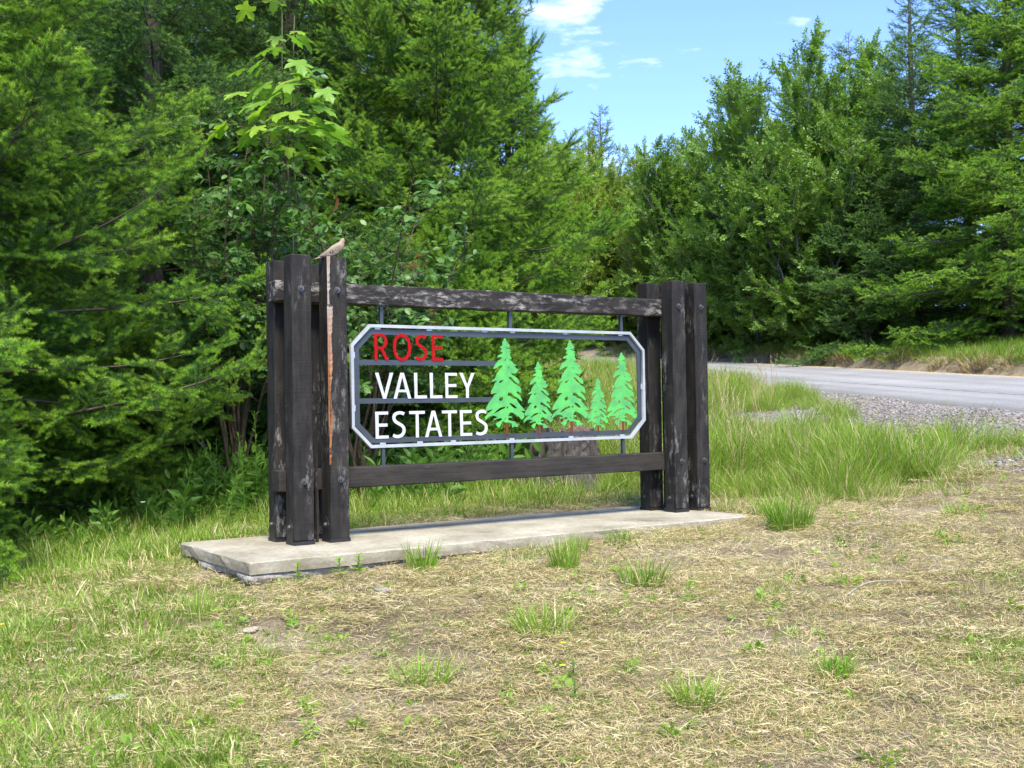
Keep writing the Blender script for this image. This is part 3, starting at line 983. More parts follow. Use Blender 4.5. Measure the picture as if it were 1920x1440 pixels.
# letters, drawn on a cap height of 1
def stroke(pts, w):
    P = np.array(pts, float); T = np.gradient(P, axis=0)
    T /= np.linalg.norm(T, axis=1)[:, None]
    Nn = np.c_[-T[:, 1], T[:, 0]]
    return [tuple(a) for a in P+Nn*w/2]+[tuple(a) for a in (P-Nn*w/2)[::-1]]
ST = 0.118
def glyph(ch):
    s = ST
    if ch == 'E': return 0.50, [(0, 0), (.50, 0), (.50, s*.95), (s, s*.95), (s, .5-s*.48), (.46, .5-s*.48), (.46, .5+s*.48), (s, .5+s*.48), (s, 1-s*.95), (.49, 1-s*.95), (.49, 1), (0, 1)], []
    if ch == 'L': return 0.50, [(0, 0), (.50, 0), (.50, s), (s, s), (s, 1), (0, 1)], []
    if ch == 'T': return 0.62, [(.31-s/2, 0), (.31+s/2, 0), (.31+s/2, 1-s*.95), (.62, 1-s*.95), (.62, 1), (0, 1), (0, 1-s*.95), (.31-s/2, 1-s*.95)], []
    if ch == 'V': return 0.70, [(.29, 0), (.41, 0), (.70, 1), (.575, 1), (.35, .17), (.125, 1), (0, 1)], []
    if ch == 'Y': return 0.64, [(.32-s/2, 0), (.32+s/2, 0), (.32+s/2, .40), (.64, 1), (.505, 1), (.32, .53), (.135, 1), (0, 1), (.32-s/2, .40)], []
    if ch == 'A':
        o = [(0, 0), (.125, 0), (.195, .25), (.505, .25), (.575, 0), (.70, 0), (.415, 1), (.285, 1)]
        return 0.70, o, [[(.225, .35), (.475, .35), (.35, .83)]]
    if ch == 'O':
        a = np.linspace(0, 2*math.pi, 41)[:-1]
        sup = lambda rx, rz: [(.38+rx*np.sign(math.cos(t))*abs(math.cos(t))**.9, .5+rz*np.sign(math.sin(t))*abs(math.sin(t))**.9) for t in a]
        return 0.76, sup(.38, .515), [sup(.38-s, .515-s*.95)]
    if ch == 'R':
        a = np.linspace(-math.pi/2, math.pi/2, 15)
        bo = [(.30+.24*math.cos(t), .71+.29*math.sin(t)) for t in a]
        bi = [(.28+.145*math.cos(t), .71+.195*math.sin(t)) for t in a]
        o = [(0, 0), (s, 0), (s, .42), (.24, .42), (.46, 0), (.60, 0), (.365, .44)]+bo[1:]+[(0, 1)]
        return 0.60, o, [[(s, .515)]+bi+[(s, .905)]]
    if ch == 'S':
        a1 = [(.50, .88), (.40, .94), (.29, .945)]
        pts = [(.485, .895), (.40, .935), (.30, .945), (.20, .925), (.115, .865), (.085, .77), (.105, .675), (.17, .60), (.28, .535), (.39, .465), (.46, .38), (.475, .27), (.44, .165), (.36, .09), (.26, .06), (.15, .065), (.05, .11)]
        P = np.c_[np.array(pts), np.zeros(len(pts))]
        R = resample(P, 49)[:, :2]
        return 0.56, stroke(R, s), []
def word(text, x0, x1, z0, hcap, mat, gap=0.14):
    gl = [glyph(c) for c in text]
    tot = sum(g[0] for g in gl)+gap*(len(gl)-1)
    # a little kerning for A next to V, T, L
    kern = []
    for a, b_ in zip(text, text[1:]):
        kern.append(-0.13 if (a+b_) in ('VA', 'TA', 'AT', 'EY') and a+b_ != 'EY' else (-0.03 if a+b_ == 'EY' else 0.0))
    tot += sum(kern)
    sx = (x1-x0)/tot
    x = x0
    for i, (wd_, o, hs) in enumerate(gl):
        f = lambda ring: [(x+px*sx, z0+pz*hcap) for px, pz in ring]
        me = poly_mesh('letter', f(o), [f(h_) for h_ in hs], .1795, .1838, mat)
        obj('letter', me, panel)
        x += (wd_+gap+(kern[i] if i < len(kern) else 0))*sx
word('ROSE', 0.694, 1.256, 1.236, 0.188, M['letter_red'], 0.18)
word('VALLEY', 0.697, 1.524, 0.962, 0.186, M['letter_white'], 0.13)
word('ESTATES', 0.694, 1.637, 0.681, 0.191, M['letter_white'], 0.13)

TREE_O = [(365,25),(378,42),(372,60),(400,75),(388,88),(410,100),(426,128),(405,138),(424,160),(360,147),(375,162),(428,180),(433,197),(402,202),(430,216),(420,250),(445,305),(425,312),(402,314),(440,338),(475,375),(518,388),(480,402),(500,432),(532,450),(520,475),(485,505),(455,500),(425,488),(450,525),(480,540),(515,570),(542,610),(538,645),(505,630),(470,600),(440,560),(402,542),(410,575),(440,603),(480,642),(525,670),(558,700),(566,765),(545,768),(520,745),(493,755),(520,785),(550,812),(577,885),(545,865),(510,832),(470,812),(432,768),(392,760),(383,805),(420,810),(450,840),(500,852),(515,890),(545,930),(575,965),(614,1012),(590,1015),(555,1018),(585,1040),(612,1072),(600,1100),(570,1135),(550,1120),(520,1085),(480,1060),(440,1032),(405,1035),(398,1055),(385,1080),(440,1090),(430,1105),(385,1102),(388,1132),(425,1150),(470,1155),(490,1185),(525,1205),(500,1235),(470,1225),(435,1240),(430,1180),(396,1168),(345,1168),(312,1142),(300,1170),(280,1215),(262,1238),(235,1210),(222,1180),(270,1150),(310,1127),(290,1105),(230,1120),(195,1137),(205,1110),(245,1100),(225,1080),(195,1068),(140,1080),(85,1132),(92,1080),(130,1040),(190,985),(150,995),(92,1010),(105,965),(140,900),(185,840),(210,800),(245,768),(200,772),(162,778),(175,730),(205,680),(220,640),(246,603),(215,605),(185,618),(178,600),(230,565),(245,510),(280,460),(326,398),(295,395),(260,420),(215,445),(200,435),(235,375),(270,335),(322,293),(290,280),(258,290),(268,262),(322,234),(325,212),(298,215),(310,190),(318,168),(288,155),(305,135),(330,118),(328,75),(345,55),(350,30)]
TREE_H = [[(265,850),(290,820),(322,825),(318,865),(285,880)], [(270,632),(285,602),(335,588),(318,612),(300,630)],
          [(400,910),(430,905),(470,935),(505,975),(470,980),(430,942)], [(197,1045),(230,1010),(280,967),(350,950),(345,975),(290,1000),(240,1030)],
          [(380,400),(412,424),(406,436)], [(352,318),(372,300),(368,325),(348,338)], [(340,1110),(352,1105),(350,1128),(336,1130)], [(368,955),(388,950),(388,978),(372,975)]]
for (tx, ztop, zbot, mir) in ((1.806, 1.413, .681, 1), (2.109, 1.237, .680, 1), (2.421, 1.409, .678, 1), (2.689, 1.109, .679, 1), (2.943, 1.318, .679, 1)):
    k = (ztop-zbot)/1305.0
    f = lambda ring: [(tx+mir*(px-368)*k*1.24, zbot+(1330-py)*k) for px, py in ring]
    obj('tree_cutout', poly_mesh('tree_cutout', f(TREE_O), [f(h_) for h_ in TREE_H], .1790, .1838, M['tree_green']), panel)
    mb = MB(); mb.box((tx-20*k, .1800, zbot-.004), (tx+22*k, .1837, zbot+175*k))
    mb.build('trunk_cutout', M['trunk_brown'], panel)

# ------------------------------------------------------------------ dove on the split post
dove = empty('dove', (0.345, 0.068, 1.926))
tag(dove, 'tan dove standing on top of the split timber post', 'bird')
rings = [(-.155, -.018, .004, .003), (-.12, -.008, .013, .005), (-.085, .006, .019, .010), (-.055, .022, .025, .020), (-.025, .040, .031, .031),
         (.005, .056, .033, .037), (.030, .072, .031, .036), (.046, .090, .025, .029), (.054, .106, .018, .020), (.059, .119, .0165, .0165), (.066, .130, .0165, .0155), (.073, .133, .011, .0105), (.078, .132, .004, .004)]
cs = np.array([(a, b_) for a, b_, _, _ in rings]); Tg = np.gradient(cs, axis=0); Tg /= np.linalg.norm(Tg, axis=1)[:, None]
V = []; ns = 14
for i, (a, b_, ry, rz) in enumerate(rings):
    nn_ = np.array([-Tg[i, 1], Tg[i, 0]])
    for k in range(ns):
        t = 2*math.pi*k/ns
        V.append((a+nn_[0]*rz*math.sin(t), ry*math.cos(t), b_+nn_[1]*rz*math.sin(t)))
F = [(i*ns+k, i*ns+(k+1) % ns, (i+1)*ns+(k+1) % ns, (i+1)*ns+k) for i in range(len(rings)-1) for k in range(ns)]
F += [tuple(range(ns))[::-1], tuple(range((len(rings)-1)*ns, len(rings)*ns))]
M['feather'] = plain_mat('tan_feathers', (0.31, 0.235, 0.155), 0.75, 0, 0.2, 0.25, 30, 0.3, 120)
M['wing'] = plain_mat('grey_tan_wing', (0.24, 0.19, 0.14), 0.75, 0, 0.2, 0.5, 90, 0.6, 160)
M['dark'] = plain_mat('dark_marks', (0.02, 0.016, 0.013), 0.4)
M['pink'] = plain_mat('pink_legs', (0.42, 0.20, 0.16), 0.6)
body = obj('body', mesh_from('body', V, F, M['feather'], smooth=True), dove)
sm = body.modifiers.new('smooth', 'SUBSURF'); sm.levels = 1; sm.render_levels = 1
for sd in (-1, 1):
    V = []; F = []
    for i in range(9):
        t = i/8
        cx = .034-.15*t; cz = .070-.066*t-.01*math.sin(math.pi*t); hw = .030*math.sin(math.pi*min(1, .12+t*.95))**.7*(1-.45*t)+.002
        yy = sd*(.030-.018*t**1.5+.005*math.sin(math.pi*t))
        for k in range(5):
            u = k/4*2-1
            V.append((cx-u*hw*.35, yy+sd*.004*(1-u*u), cz+u*hw))
    for i in range(8):
        for k in range(4):
            F.append((i*5+k, i*5+k+1, (i+1)*5+k+1, (i+1)*5+k))
    wg = obj('wing', mesh_from('wing', V, F, M['wing'], smooth=True), dove)
    so_ = wg.modifiers.new('thick', 'SOLIDIFY'); so_.thickness = 0.004; so_.offset = 0
    for (sx_, sz_) in ((-.022, .040), (-.034, .046), (-.030, .030), (-.047, .034)):
        mb = MB(); mb.tube([(sx_, sd*.030, sz_), (sx_-.002, sd*.0395, sz_)], [.0048, .0035], 7); mb.build('wing_spot', M['dark'], wg)
    mb = MB(); mb.tube([(.0665, sd*.012, .1335), (.0665, sd*.0178, .1335)], [.0042, .0030], 8); mb.build('eye', M['dark'], dove)
    mb = MB(); mb.tube([(.008, sd*.014, .030), (.012, sd*.014, .012), (.010, sd*.014, .001)], .0026, 6)
    for dx, dy in ((.016, 0), (.013, .007), (.013, -.007), (-.010, 0)):
        mb.tube([(.010, sd*.014, .003), (.010+dx, sd*.014+dy, .0022)], [.0022, .0012], 5)
    mb.build('foot', M['pink'], dove)
mb = MB(); mb.tube([(.076, 0, .1315), (.086, 0, .1285), (.093, 0, .1255)], [.0042, .0028, .0008], 7); mb.build('beak', M['dark'], dove)

# ------------------------------------------------------------------ foliage pieces
def needle_spray(name, rng, mats, length=0.5, nside=13, nd=260, nl=0.024, nw=0.0026, tipfrac=0.5, droop=0.10, flat=0.55):
    """one flat fir branchlet along +x: twig, side shoots, needles all round; shoot tips carry fresh needles"""
    V = []; F = []; mi = []
    def twig(P, r, m):
        k = len(V)
        P = np.asarray(P)
        for i in range(len(P)):
            for a in range(3):
                t = 2.1*a
                V.append(P[i]+np.array([0, math.cos(t), math.sin(t)])*r*(1-0.6*i/(len(P)-1)))
        for i in range(len(P)-1):
            for a in range(3):
                F.append((k+i*3+a, k+i*3+(a+1) % 3, k+(i+1)*3+(a+1) % 3, k+(i+1)*3+a)); mi.append(m)
    def needles(P, fresh_from, size=1.0):
        """dense brush of short needles round a shoot"""
        P = np.asarray(P); Ls = np.linalg.norm(np.diff(P, axis=0), axis=1).sum()
        n = max(6, int(Ls*nd))
        s = (np.arange(n)+rng.uniform(0, 1, n))/n
        t = s*(len(P)-1); i = np.minimum(t.astype(int), len(P)-2); f = (t-i)[:, None]
        p = P[i]*(1-f)+P[i+1]*f
        T = P[i+1]-P[i]; T /= np.linalg.norm(T, axis=1)[:, None]
        side = np.stack([-T[:, 1], T[:, 0], np.zeros(n)], 1); side /= np.linalg.norm(side, axis=1)[:, None]+1e-9
        nor = np.cross(T, side)
        a = rng.uniform(0, 2*math.pi, n)[:, None]
        d = side*np.cos(a)+nor*np.sin(a)*flat
        dd = d+T*(0.30+0.25*s+1.6*np.clip(s-.86, 0, 1)*6+rng.normal(0, .13, n))[:, None]
        dd /= np.linalg.norm(dd, axis=1)[:, None]
        l = nl*size*rng.uniform(.75, 1.15, n)*np.where(s > .1, 1, .8)*np.where(s > .93, .75, 1)
        wv = np.cross(dd, rng.normal(0, 1, (n, 3))); wv /= np.linalg.norm(wv, axis=1)[:, None]+1e-9
        k = len(V)
        Q = np.stack([p-wv*nw/2, p+wv*nw/2, p+dd*l[:, None]], 1).reshape(-1, 3)
        V.extend(Q)
        F.extend([(k+3*j, k+3*j+1, k+3*j+2) for j in range(n)])
        mi.extend(np.where(s > fresh_from, 2, 1).tolist())
    def path(p0, ang, l, lift, n=5):
        o = [np.array(p0, float)]
        d = np.array([math.cos(ang), math.sin(ang), lift])
        for i in range(n-1):
            d = d+np.array([0, 0, -droop*0.5*rng.uniform(.3, 1)])*(1/(n-1))+rng.normal(0, .03, 3)
            d /= np.linalg.norm(d)
            o.append(o[-1]+d*l/(n-1))
        return o
    main = path((0, 0, 0), 0, length, 0.05, 8)
    twig(main, 0.004, 0)
    fing = nl*5.2                                   # length of one season's shoot
    needles(main, 1-min(.9, tipfrac*fing*.9/length))
    for j in range(nside):
        s = 0.10+0.84*(j+.5)/nside
        t = s*7; i = min(int(t), 6); p = main[i]*(1-(t-i))+main[i+1]*(t-i)
        for sd in (-1, 1):
            if rng.uniform() < .08: continue
            rest = length*(1-s)
            l = (fing*.75+.42*rest)*rng.uniform(.8, 1.15)
            sp = path(p, sd*rng.uniform(.65, .95), l, rng.normal(0.06, .14))
            twig(sp, 0.0022, 0)
            needles(sp, 1-min(1, tipfrac*rng.uniform(.6, 1.0)*fing/l))
            if l > fing*1.35:
                for q in range(2):
                    l2 = fing*rng.uniform(.6, .85)
                    sp2 = path(sp[1+q], sd*(rng.uniform(.05, .3) if q else rng.uniform(1.35, 1.65)), l2, rng.normal(.05, .14), 4)
                    needles(sp2, 1-min(1, tipfrac*rng.uniform(.6, 1.0)))
    return mesh_from(name, V, F, mats, mi)

def leaf_pts(l, w, fold=0.25, curl=0.15, kind='oval'):
    """a single leaf along +x, folded along its midrib; 8 triangles"""
    xs_ = (0.0, .28, .58, .84, 1.0) if kind == 'oval' else (0.0, .2, .5, .8, 1.0)
    ws_ = (0.0, .8, 1.0, .62, 0.0) if kind == 'oval' else (0.0, .7, 1.0, .5, 0.0)
    V = []; F = []
    for x_, w_ in zip(xs_, ws_):
        z = -curl*l*x_*x_
        V += [(x_*l, 0, z), (x_*l, w*w_/2, z+fold*w*w_/2), (x_*l, -w*w_/2, z+fold*w*w_/2)]
    for i in range(4):
        a = 3*i
        F += [(a, a+3, a+4, a+1), (a, a+2, a+5, a+3)]
    return np.array(V), F

def rot_to(T, Up):
    T = np.asarray(T, float); T = T/np.linalg.norm(T)
    Yv = np.cross(Up, T); Yv /= np.linalg.norm(Yv)+1e-9
    return np.stack([T, Yv, np.cross(T, Yv)], 1)

def leaf_sprig(name, rng, mats, length, nleaf, l, w, kind='oval', spread=0.9, hang=0.25):
    V = []; F = []; mi = []
    mb = MB()
    P = [np.zeros(3)]; d = np.array([1.0, 0, 0.15])
    for i in range(6):
        d = d+rng.normal(0, .10, 3)+np.array([0, 0, -.03]); d /= np.linalg.norm(d)
        P.append(P[-1]+d*length/6)
    mb.tube(P, np.linspace(.0035, .0012, 7), 3, 0, False)
    for j in range(nleaf):
        s = 0.12+0.88*j/(nleaf-1)
        t = s*6; i = min(int(t), 5); p = P[i]*(1-(t-i))+P[i+1]*(t-i)
        T = P[i+1]-P[i]; T /= np.linalg.norm(T)
        a = j*2.4+rng.normal(0, .4)
        side = np.array([0, math.cos(a), math.sin(a)*.6])
        dr = T*(0.6 if s < .95 else 2)+side*spread+np.array([0, 0, -hang*rng.uniform(0, 1)])
        up_ = np.array([0, 0, 1.0])+rng.normal(0, .35, 3)
        k = rng.uniform(.7, 1.15)*(0.75 if s > .9 else 1)
        Vl, Fl = leaf_pts(l*k, w*k, rng.uniform(.1, .4), rng.uniform(0, .3), kind)
        Rm = rot_to(dr, up_)
        mb.add(Vl@Rm.T+p+dr/np.linalg.norm(dr)*.008, Fl, 1)
    return mb.mesh(name, mats)

def tuft(name, rng, mats, n, h, spread, lean, width, seg=3, mixm=None, stem_bend=0.6):
    """clump of grass blades rising from one spot"""
    V = []; F = []; mi = []
    for b_ in range(n):
        a = rng.uniform(0, 2*math.pi); r = spread*math.sqrt(rng.uniform())
        p = np.array([r*math.cos(a), r*math.sin(a), -0.01])
        hd = a+rng.normal(0, .9)
        le = lean*rng.uniform(.2, 1.3)
        d = np.array([math.cos(hd)*le, math.sin(hd)*le, 1.0]); d /= np.linalg.norm(d)
        l = h*rng.uniform(.45, 1.1)
        bend = stem_bend*rng.uniform(.3, 1.4)
        sv = np.array([-math.sin(hd), math.cos(hd), 0])*width*rng.uniform(.6, 1.2)/2
        ca = rng.uniform(-.8, .8)
        sv = sv*math.cos(ca)+np.array([math.cos(hd), math.sin(hd), 0])*math.sin(ca)*width/2
        k = len(V)
        for i in range(seg+1):
            t = i/seg
            ww = (1-t)**.6 if i < seg else 0
            V.append(p-sv*ww)
            if i < seg: V.append(p+sv*ww)
            d = d+np.array([math.cos(hd), math.sin(hd), -0.35])*bend/seg*(.4+t)
            d /= np.linalg.norm(d)
            p = p+d*l/seg
        m_ = 0 if mixm is None else int(rng.choice(len(mixm), p=mixm))
        for i in range(seg-1):
            F.append((k+2*i, k+2*i+1, k+2*i+3, k+2*i+2)); mi.append(m_)
        F.append((k+2*seg-2, k+2*seg-1, k+2*seg)); mi.append(m_)
    return mesh_from(name, V, F, mats, mi)

def litter(name, rng, mats, n, size, length, width, mixm=None, hmax=0.02):
    """flat mat of dry stalks lying on the soil"""
    V = []; F = []; mi = []
    for b_ in range(n):
        p = np.array([rng.uniform(-size, size), rng.uniform(-size, size), rng.uniform(0.0, hmax)])
        a = rng.uniform(0, 2*math.pi); l = length*rng.uniform(.3, 1.2)
        d = np.array([math.cos(a), math.sin(a), rng.normal(0.05, .15)])
        sv = np.array([-math.sin(a), math.cos(a), rng.normal(0, .4)])*width*rng.uniform(.5, 1.2)/2
        k = len(V)
        c = p+d*l*.5+np.array([-math.sin(a), math.cos(a), 0])*l*rng.normal(0, .1)+np.array([0, 0, .006*rng.uniform(-.5, 1)])
        e = p+d*l
        V += [p-sv, p+sv, c-sv, c+sv, e]
        F += [(k, k+1, k+3, k+2), (k+2, k+3, k+4)]
        m_ = 0 if mixm is None else int(rng.choice(len(mixm), p=mixm))
        mi += [m_, m_]
    return mesh_from(name, V, F, mats, mi)

r0 = RNG(1)
FIR_M = [M['twig'], M['needle_old'], M['needle_new']]
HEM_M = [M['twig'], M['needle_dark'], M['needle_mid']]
def spray_set(name, mats, lens, cnt, nd, nl, nw, tip, droop, flat, pitch):
    """sprays of several lengths, all with needles of one size"""
    ms = []; ln = []
    for l_ in lens:
        for _ in range(cnt):
            ms.append(needle_spray(name, r0, mats, l_, max(2, int(l_/pitch)), nd, nl, nw, tip, droop, flat)); ln.append(l_)
    ng, n_ = variants(name, ms)
    return ng, n_, np.array(ln), cnt
FIR = spray_set('fir_spray', FIR_M, (.66, .44, .26), 4, 900, .031, .0038, .70, .06, 1.0, .12)
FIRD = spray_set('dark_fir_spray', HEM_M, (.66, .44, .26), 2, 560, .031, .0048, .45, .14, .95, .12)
FIRF = spray_set('far_fir_spray', FIR_M, (.85, .55, .34), 3, 260, .038, .0090, .70, .05, .95, .14)
HEMF = spray_set('far_hemlock_spray', HEM_M, (.85, .55, .34), 3, 230, .038, .0095, .62, .12, .9, .14)
ALD = variants('alder_sprig', [leaf_sprig('alder_sprig', r0, [M['twig'], M['leaf_alder']], .45, 20, .098, .054, 'lance', .9, .35) for _ in range(5)])
WIL = variants('willow_sprig', [leaf_sprig('willow_sprig', r0, [M['twig'], M['leaf_willow']], .45, 18, .095, .048, 'lance', .8, .2) for _ in range(5)])
SHR = variants('shrub_sprig', [leaf_sprig('shrub_sprig', r0, [M['twig'], M['leaf_shrub']], .26, 9, .062, .036, 'oval', .9, .2) for _ in range(5)])
WEED = variants('weed_plant', [leaf_sprig('weed_plant', r0, [M['weed'], M['weed']], .26, 13, .075, .030, 'lance', 1.0, .2) for _ in range(5)])

def at(u, d):
    """ground point on the sight line of picture column u at depth d"""
    p = CAM+(fw+rt*(u-960)/2137.76)*d
    return float(p[0]), float(p[1])

def conifer(name, label, xy, H, Lmax, seed, ng, low=-0.15, top=0.75, zmin=0.25, step=0.2, per=4, spc=0.10, smax=1.25, group=None, shape=0.75, tsize=1.0, base_len=0.5, width=None, bare_top=0.0, dens=1.0):
    rng = RNG(seed)
    x, y = xy
    z0 = float(hgt(np.array([x]), np.array([y]))[0])-0.05
    root = empty(name, (x, y, z0))
    tag(root, label, 'tree', group)
    wob = rng.normal(0, .03, 2)
    def axis(z):
        return np.array([wob[0]*z+.04*math.sin(z*1.3+seed), wob[1]*z+.04*math.cos(z*1.1+seed), z])
    tr = MB()
    r0_ = 0.016*H+.02
    zs = np.linspace(0, H, 16)
    tr.tube([axis(z) for z in zs], r0_*(1-zs/H)**.9+.006, 8)
    P = []; T = []; U = []; S = []
    az = rng.uniform(0, 6)
    z = zmin
    while z < H-.12:
        rel = z/H
        for k in range(per):
            if rng.uniform() > dens: continue
            az += 2.4+rng.normal(0, .25)
            zz_ = min(z+rng.uniform(-.5, .5)*step, H-.1)
            L = (Lmax*(1-rel)**shape*rng.uniform(.68, 1.18)+.12)
            e0 = low+(top-low)*rel**.8+rng.normal(0, .12)
            n = 9
            p = axis(zz_); pts = [p]
            a = az
            for i in range(n-1):
                s = i/(n-1)
                e = e0-0.22*math.sin(math.pi*s)*(1-rel)+0.38*s*s
                a += rng.normal(0, .05)
                d = np.array([math.cos(a)*math.cos(e), math.sin(a)*math.cos(e), math.sin(e)])
                p = p+d*L/(n-1); pts.append(p)
            pts = np.array(pts)
            tr.tube(pts, np.linspace(.005+.006*L*(1-rel*.4), .0025, n), 4, 0, False)
            ss = np.arange(0.10*L+.05, L, spc*rng.uniform(.85, 1.15))
            sd = 1
            for s_ in ss:
                sd = -sd
                t = s_/L*(n-1); i = min(int(t), n-2); f = t-i
                pp = pts[i]*(1-f)+pts[i+1]*f
                Td = pts[i+1]-pts[i]; Td = Td/np.linalg.norm(Td)
                hz = np.cross(Td, np.array([0, 0, 1.0])); hz /= np.linalg.norm(hz)+1e-9
                fa = rng.uniform(.75, 1.1)
                rollv = rng.normal(0, .35)
                dr = Td*math.cos(fa)+(hz*math.cos(rollv)+np.array([0, 0, 1.0])*math.sin(rollv))*sd*math.sin(fa)
                dr = dr+np.array([0, 0, rng.normal(-.05, .12)])
                ln = min(smax*base_len, 0.15+.50*(L-s_)+.1)*rng.uniform(.75, 1.15)
                P.append(pp); T.append(dr); U.append(np.cross(hz, Td)*-1*np.sign(np.cross(hz, Td)[2]+1e-6)*-1+rng.normal(0, .25, 3)); S.append(ln/base_len)
            # leading shoot
            P.append(pts[-2]); T.append(pts[-1]-pts[-3]); U.append(np.array([0, 0, 1.0])+rng.normal(0, .2, 3)); S.append(max(min(.9, .4+.2*L), .5)*tsize)
        z += step*rng.uniform(.85, 1.15)
    P.append(axis(H-.25)); T.append(np.array([0, 0.02, 1.0])); U.append(np.array([1.0, 0, 0])); S.append(.8)
    U = np.array(U); U[U[:, 2] < 0] *= -1
    obj('trunk', tr.mesh('trunk', M['conifer_bark'], True), root)
    ln = np.array(S)*base_len
    cls = np.argmin(np.abs(np.log(ln[:, None]/ng[2][None, ::ng[3]])), 1)
    idx = cls*ng[3]+rng.integers(0, ng[3], len(ln))
    c = scatter('crown', ng[:2], np.array(P), quats(np.array(T), U), np.clip(ln/ng[2][idx], .75, 1.35), rng, root, idx)
    c['kind'] = 'stuff'
    return root, len(P)

def broadleaf(name, label, xy, H, Rad, seed, ng, group=None, stems=5, step=0.17, spc=0.085, sz=1.0, feather=0.5, mat=None, z_leaf=0.03):
    """several ascending stems, side branches all the way up, leafy sprigs along them"""
    rng = RNG(seed)
    x, y = xy
    z0 = float(hgt(np.array([x]), np.array([y]))[0])-.05
    root = empty(name, (x, y, z0))
    tag(root, label, 'tree', group)
    tr = MB(); P = []; T = []; S = []
    for st in range(stems):
        a = 2*math.pi*st/stems+rng.normal(0, .4)
        Hs = H*(1.0 if st == 0 else rng.uniform(.66, .97))
        out_ = (0.15 if st == 0 else rng.uniform(.45, .9))*Rad
        n = 12; pts = []
        for i in range(n):
            t = i/(n-1)
            r = out_*t**.8
            pts.append(np.array([math.cos(a)*r+rng.normal(0, .04), math.sin(a)*r+rng.normal(0, .04), Hs*t]))
        pts = np.array(pts)
        tr.tube(pts, np.linspace(.006*H+.012, .006, n), 6, 0, False)
        z = z_leaf*Hs; az = rng.uniform(0, 6)
        while z < Hs:
            rel = z/Hs
            az += 2.4+rng.normal(0, .3)
            t = rel*(n-1); i = min(int(t), n-2); f = t-i
            p = pts[i]*(1-f)+pts[i+1]*f
            L = Rad*.72*(.22+.78*math.sin(math.pi*min(1, .2+rel*.74)))*rng.uniform(.5, 1.05)+.15
            e = .35+.6*rel+rng.normal(0, .2)
            bp = [p]; aa = az
            for k in range(6):
                aa += rng.normal(0, .18); e += rng.normal(.02, .12)
                bp.append(bp[-1]+np.array([math.cos(aa)*math.cos(e), math.sin(aa)*math.cos(e), math.sin(e)])*L/6)
            bp = np.array(bp)
            tr.tube(bp, np.linspace(.006+.006*L, .003, 7), 3, 0, False)
            for s_ in np.arange(.15*L, L, spc):
                t = s_/L*6; i = min(int(t), 5); f = t-i
                pp = bp[i]*(1-f)+bp[i+1]*f
                Td = bp[i+1]-bp[i]; Td = Td/np.linalg.norm(Td)
                dr = Td*.7+rng.normal(0, .6, 3)+np.array([0, 0, .15])
                P.append(pp); T.append(dr); S.append(sz*rng.uniform(.6, 1.15))
            P.append(bp[-2]); T.append(bp[-1]-bp[-3]+np.array([0, 0, .02])); S.append(sz*rng.uniform(.9, 1.3))
            z += step*rng.uniform(.7, 1.3)
        for k in range(3):
            P.append(pts[-1-k]); T.append(np.array([rng.normal(0, .25), rng.normal(0, .25), 1.0])); S.append(sz)
    T = np.array(T)
    Uv = np.tile(np.array([0, 0, 1.0]), (len(T), 1))+rng.normal(0, .4, (len(T), 3))
    obj('trunk', tr.mesh('trunk', mat or M['alder_bark'], True), root)
    scatter('crown', ng, np.array(P), quats(T, Uv), np.array(S), rng, root)['kind'] = 'stuff'
    return root, len(P)

TOT = 0
def grow(f, *a, **k):
    global TOT
    r_, n_ = f(*a, **k)
    TOT += n_
    return r_

# near conifers, left of and behind the sign
grow(conifer, 'fir_tree', 'near bushy fir with bright green tips at the left edge of the picture', at(-90, 9.9), 8.6, 2.8, 101, FIR, low=-.12, top=.75, step=.22, per=4, spc=.125, zmin=.1)
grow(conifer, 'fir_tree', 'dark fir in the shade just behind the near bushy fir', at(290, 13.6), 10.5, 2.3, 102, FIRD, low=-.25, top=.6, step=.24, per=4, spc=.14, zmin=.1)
grow(conifer, 'fir_tree', 'tall fir rising straight behind the sign, crown cut by the top edge', at(800, 15.0), 9.6, 2.7, 103, FIR, low=.1, top=.95, step=.22, per=4, spc=.125)
grow(conifer, 'fir_tree', 'slim fir with upswept branches beside the gap of open sky', at(955, 17.5), 6.2, 1.75, 104, FIR, low=.2, top=.95, step=.19, per=4, spc=.12, zmin=1.1)
grow(conifer, 'fir_tree', 'low young fir right behind the middle of the sign panel', at(850, 13.2), 2.6, 1.35, 105, FIR, low=.1, top=.8, step=.15, per=4, spc=.09, zmin=.1)
grow(conifer, 'fir_tree', 'low young fir behind the words on the sign', at(690, 12.6), 2.6, 1.4, 106, FIRD, low=.05, top=.8, step=.15, per=4, spc=.09, zmin=.1)
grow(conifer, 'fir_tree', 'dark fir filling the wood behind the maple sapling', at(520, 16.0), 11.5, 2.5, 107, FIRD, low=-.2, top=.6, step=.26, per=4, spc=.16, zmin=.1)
grow(conifer, 'fir_tree', 'dark fir deep in the wood at the upper left corner', at(110, 16.5), 12.0, 2.6, 108, HEMF, low=-.2, top=.6, step=.24, per=4, spc=.15, base_len=.6, zmin=.1)
grow(conifer, 'fir_tree', 'dark fir between the tall fir and the maple sapling', at(670, 19.0), 12.0, 2.6, 109, HEMF, low=-.2, top=.6, step=.26, per=4, spc=.15, base_len=.6, zmin=.1)
grow(conifer, 'fir_tree', 'fir at the far left, mostly outside the picture', at(-420, 12), 8.5, 2.3, 110, FIRD, low=-.1, top=.7, step=.26, per=4, spc=.15)
deep = 'firs deep in the shaded wood'
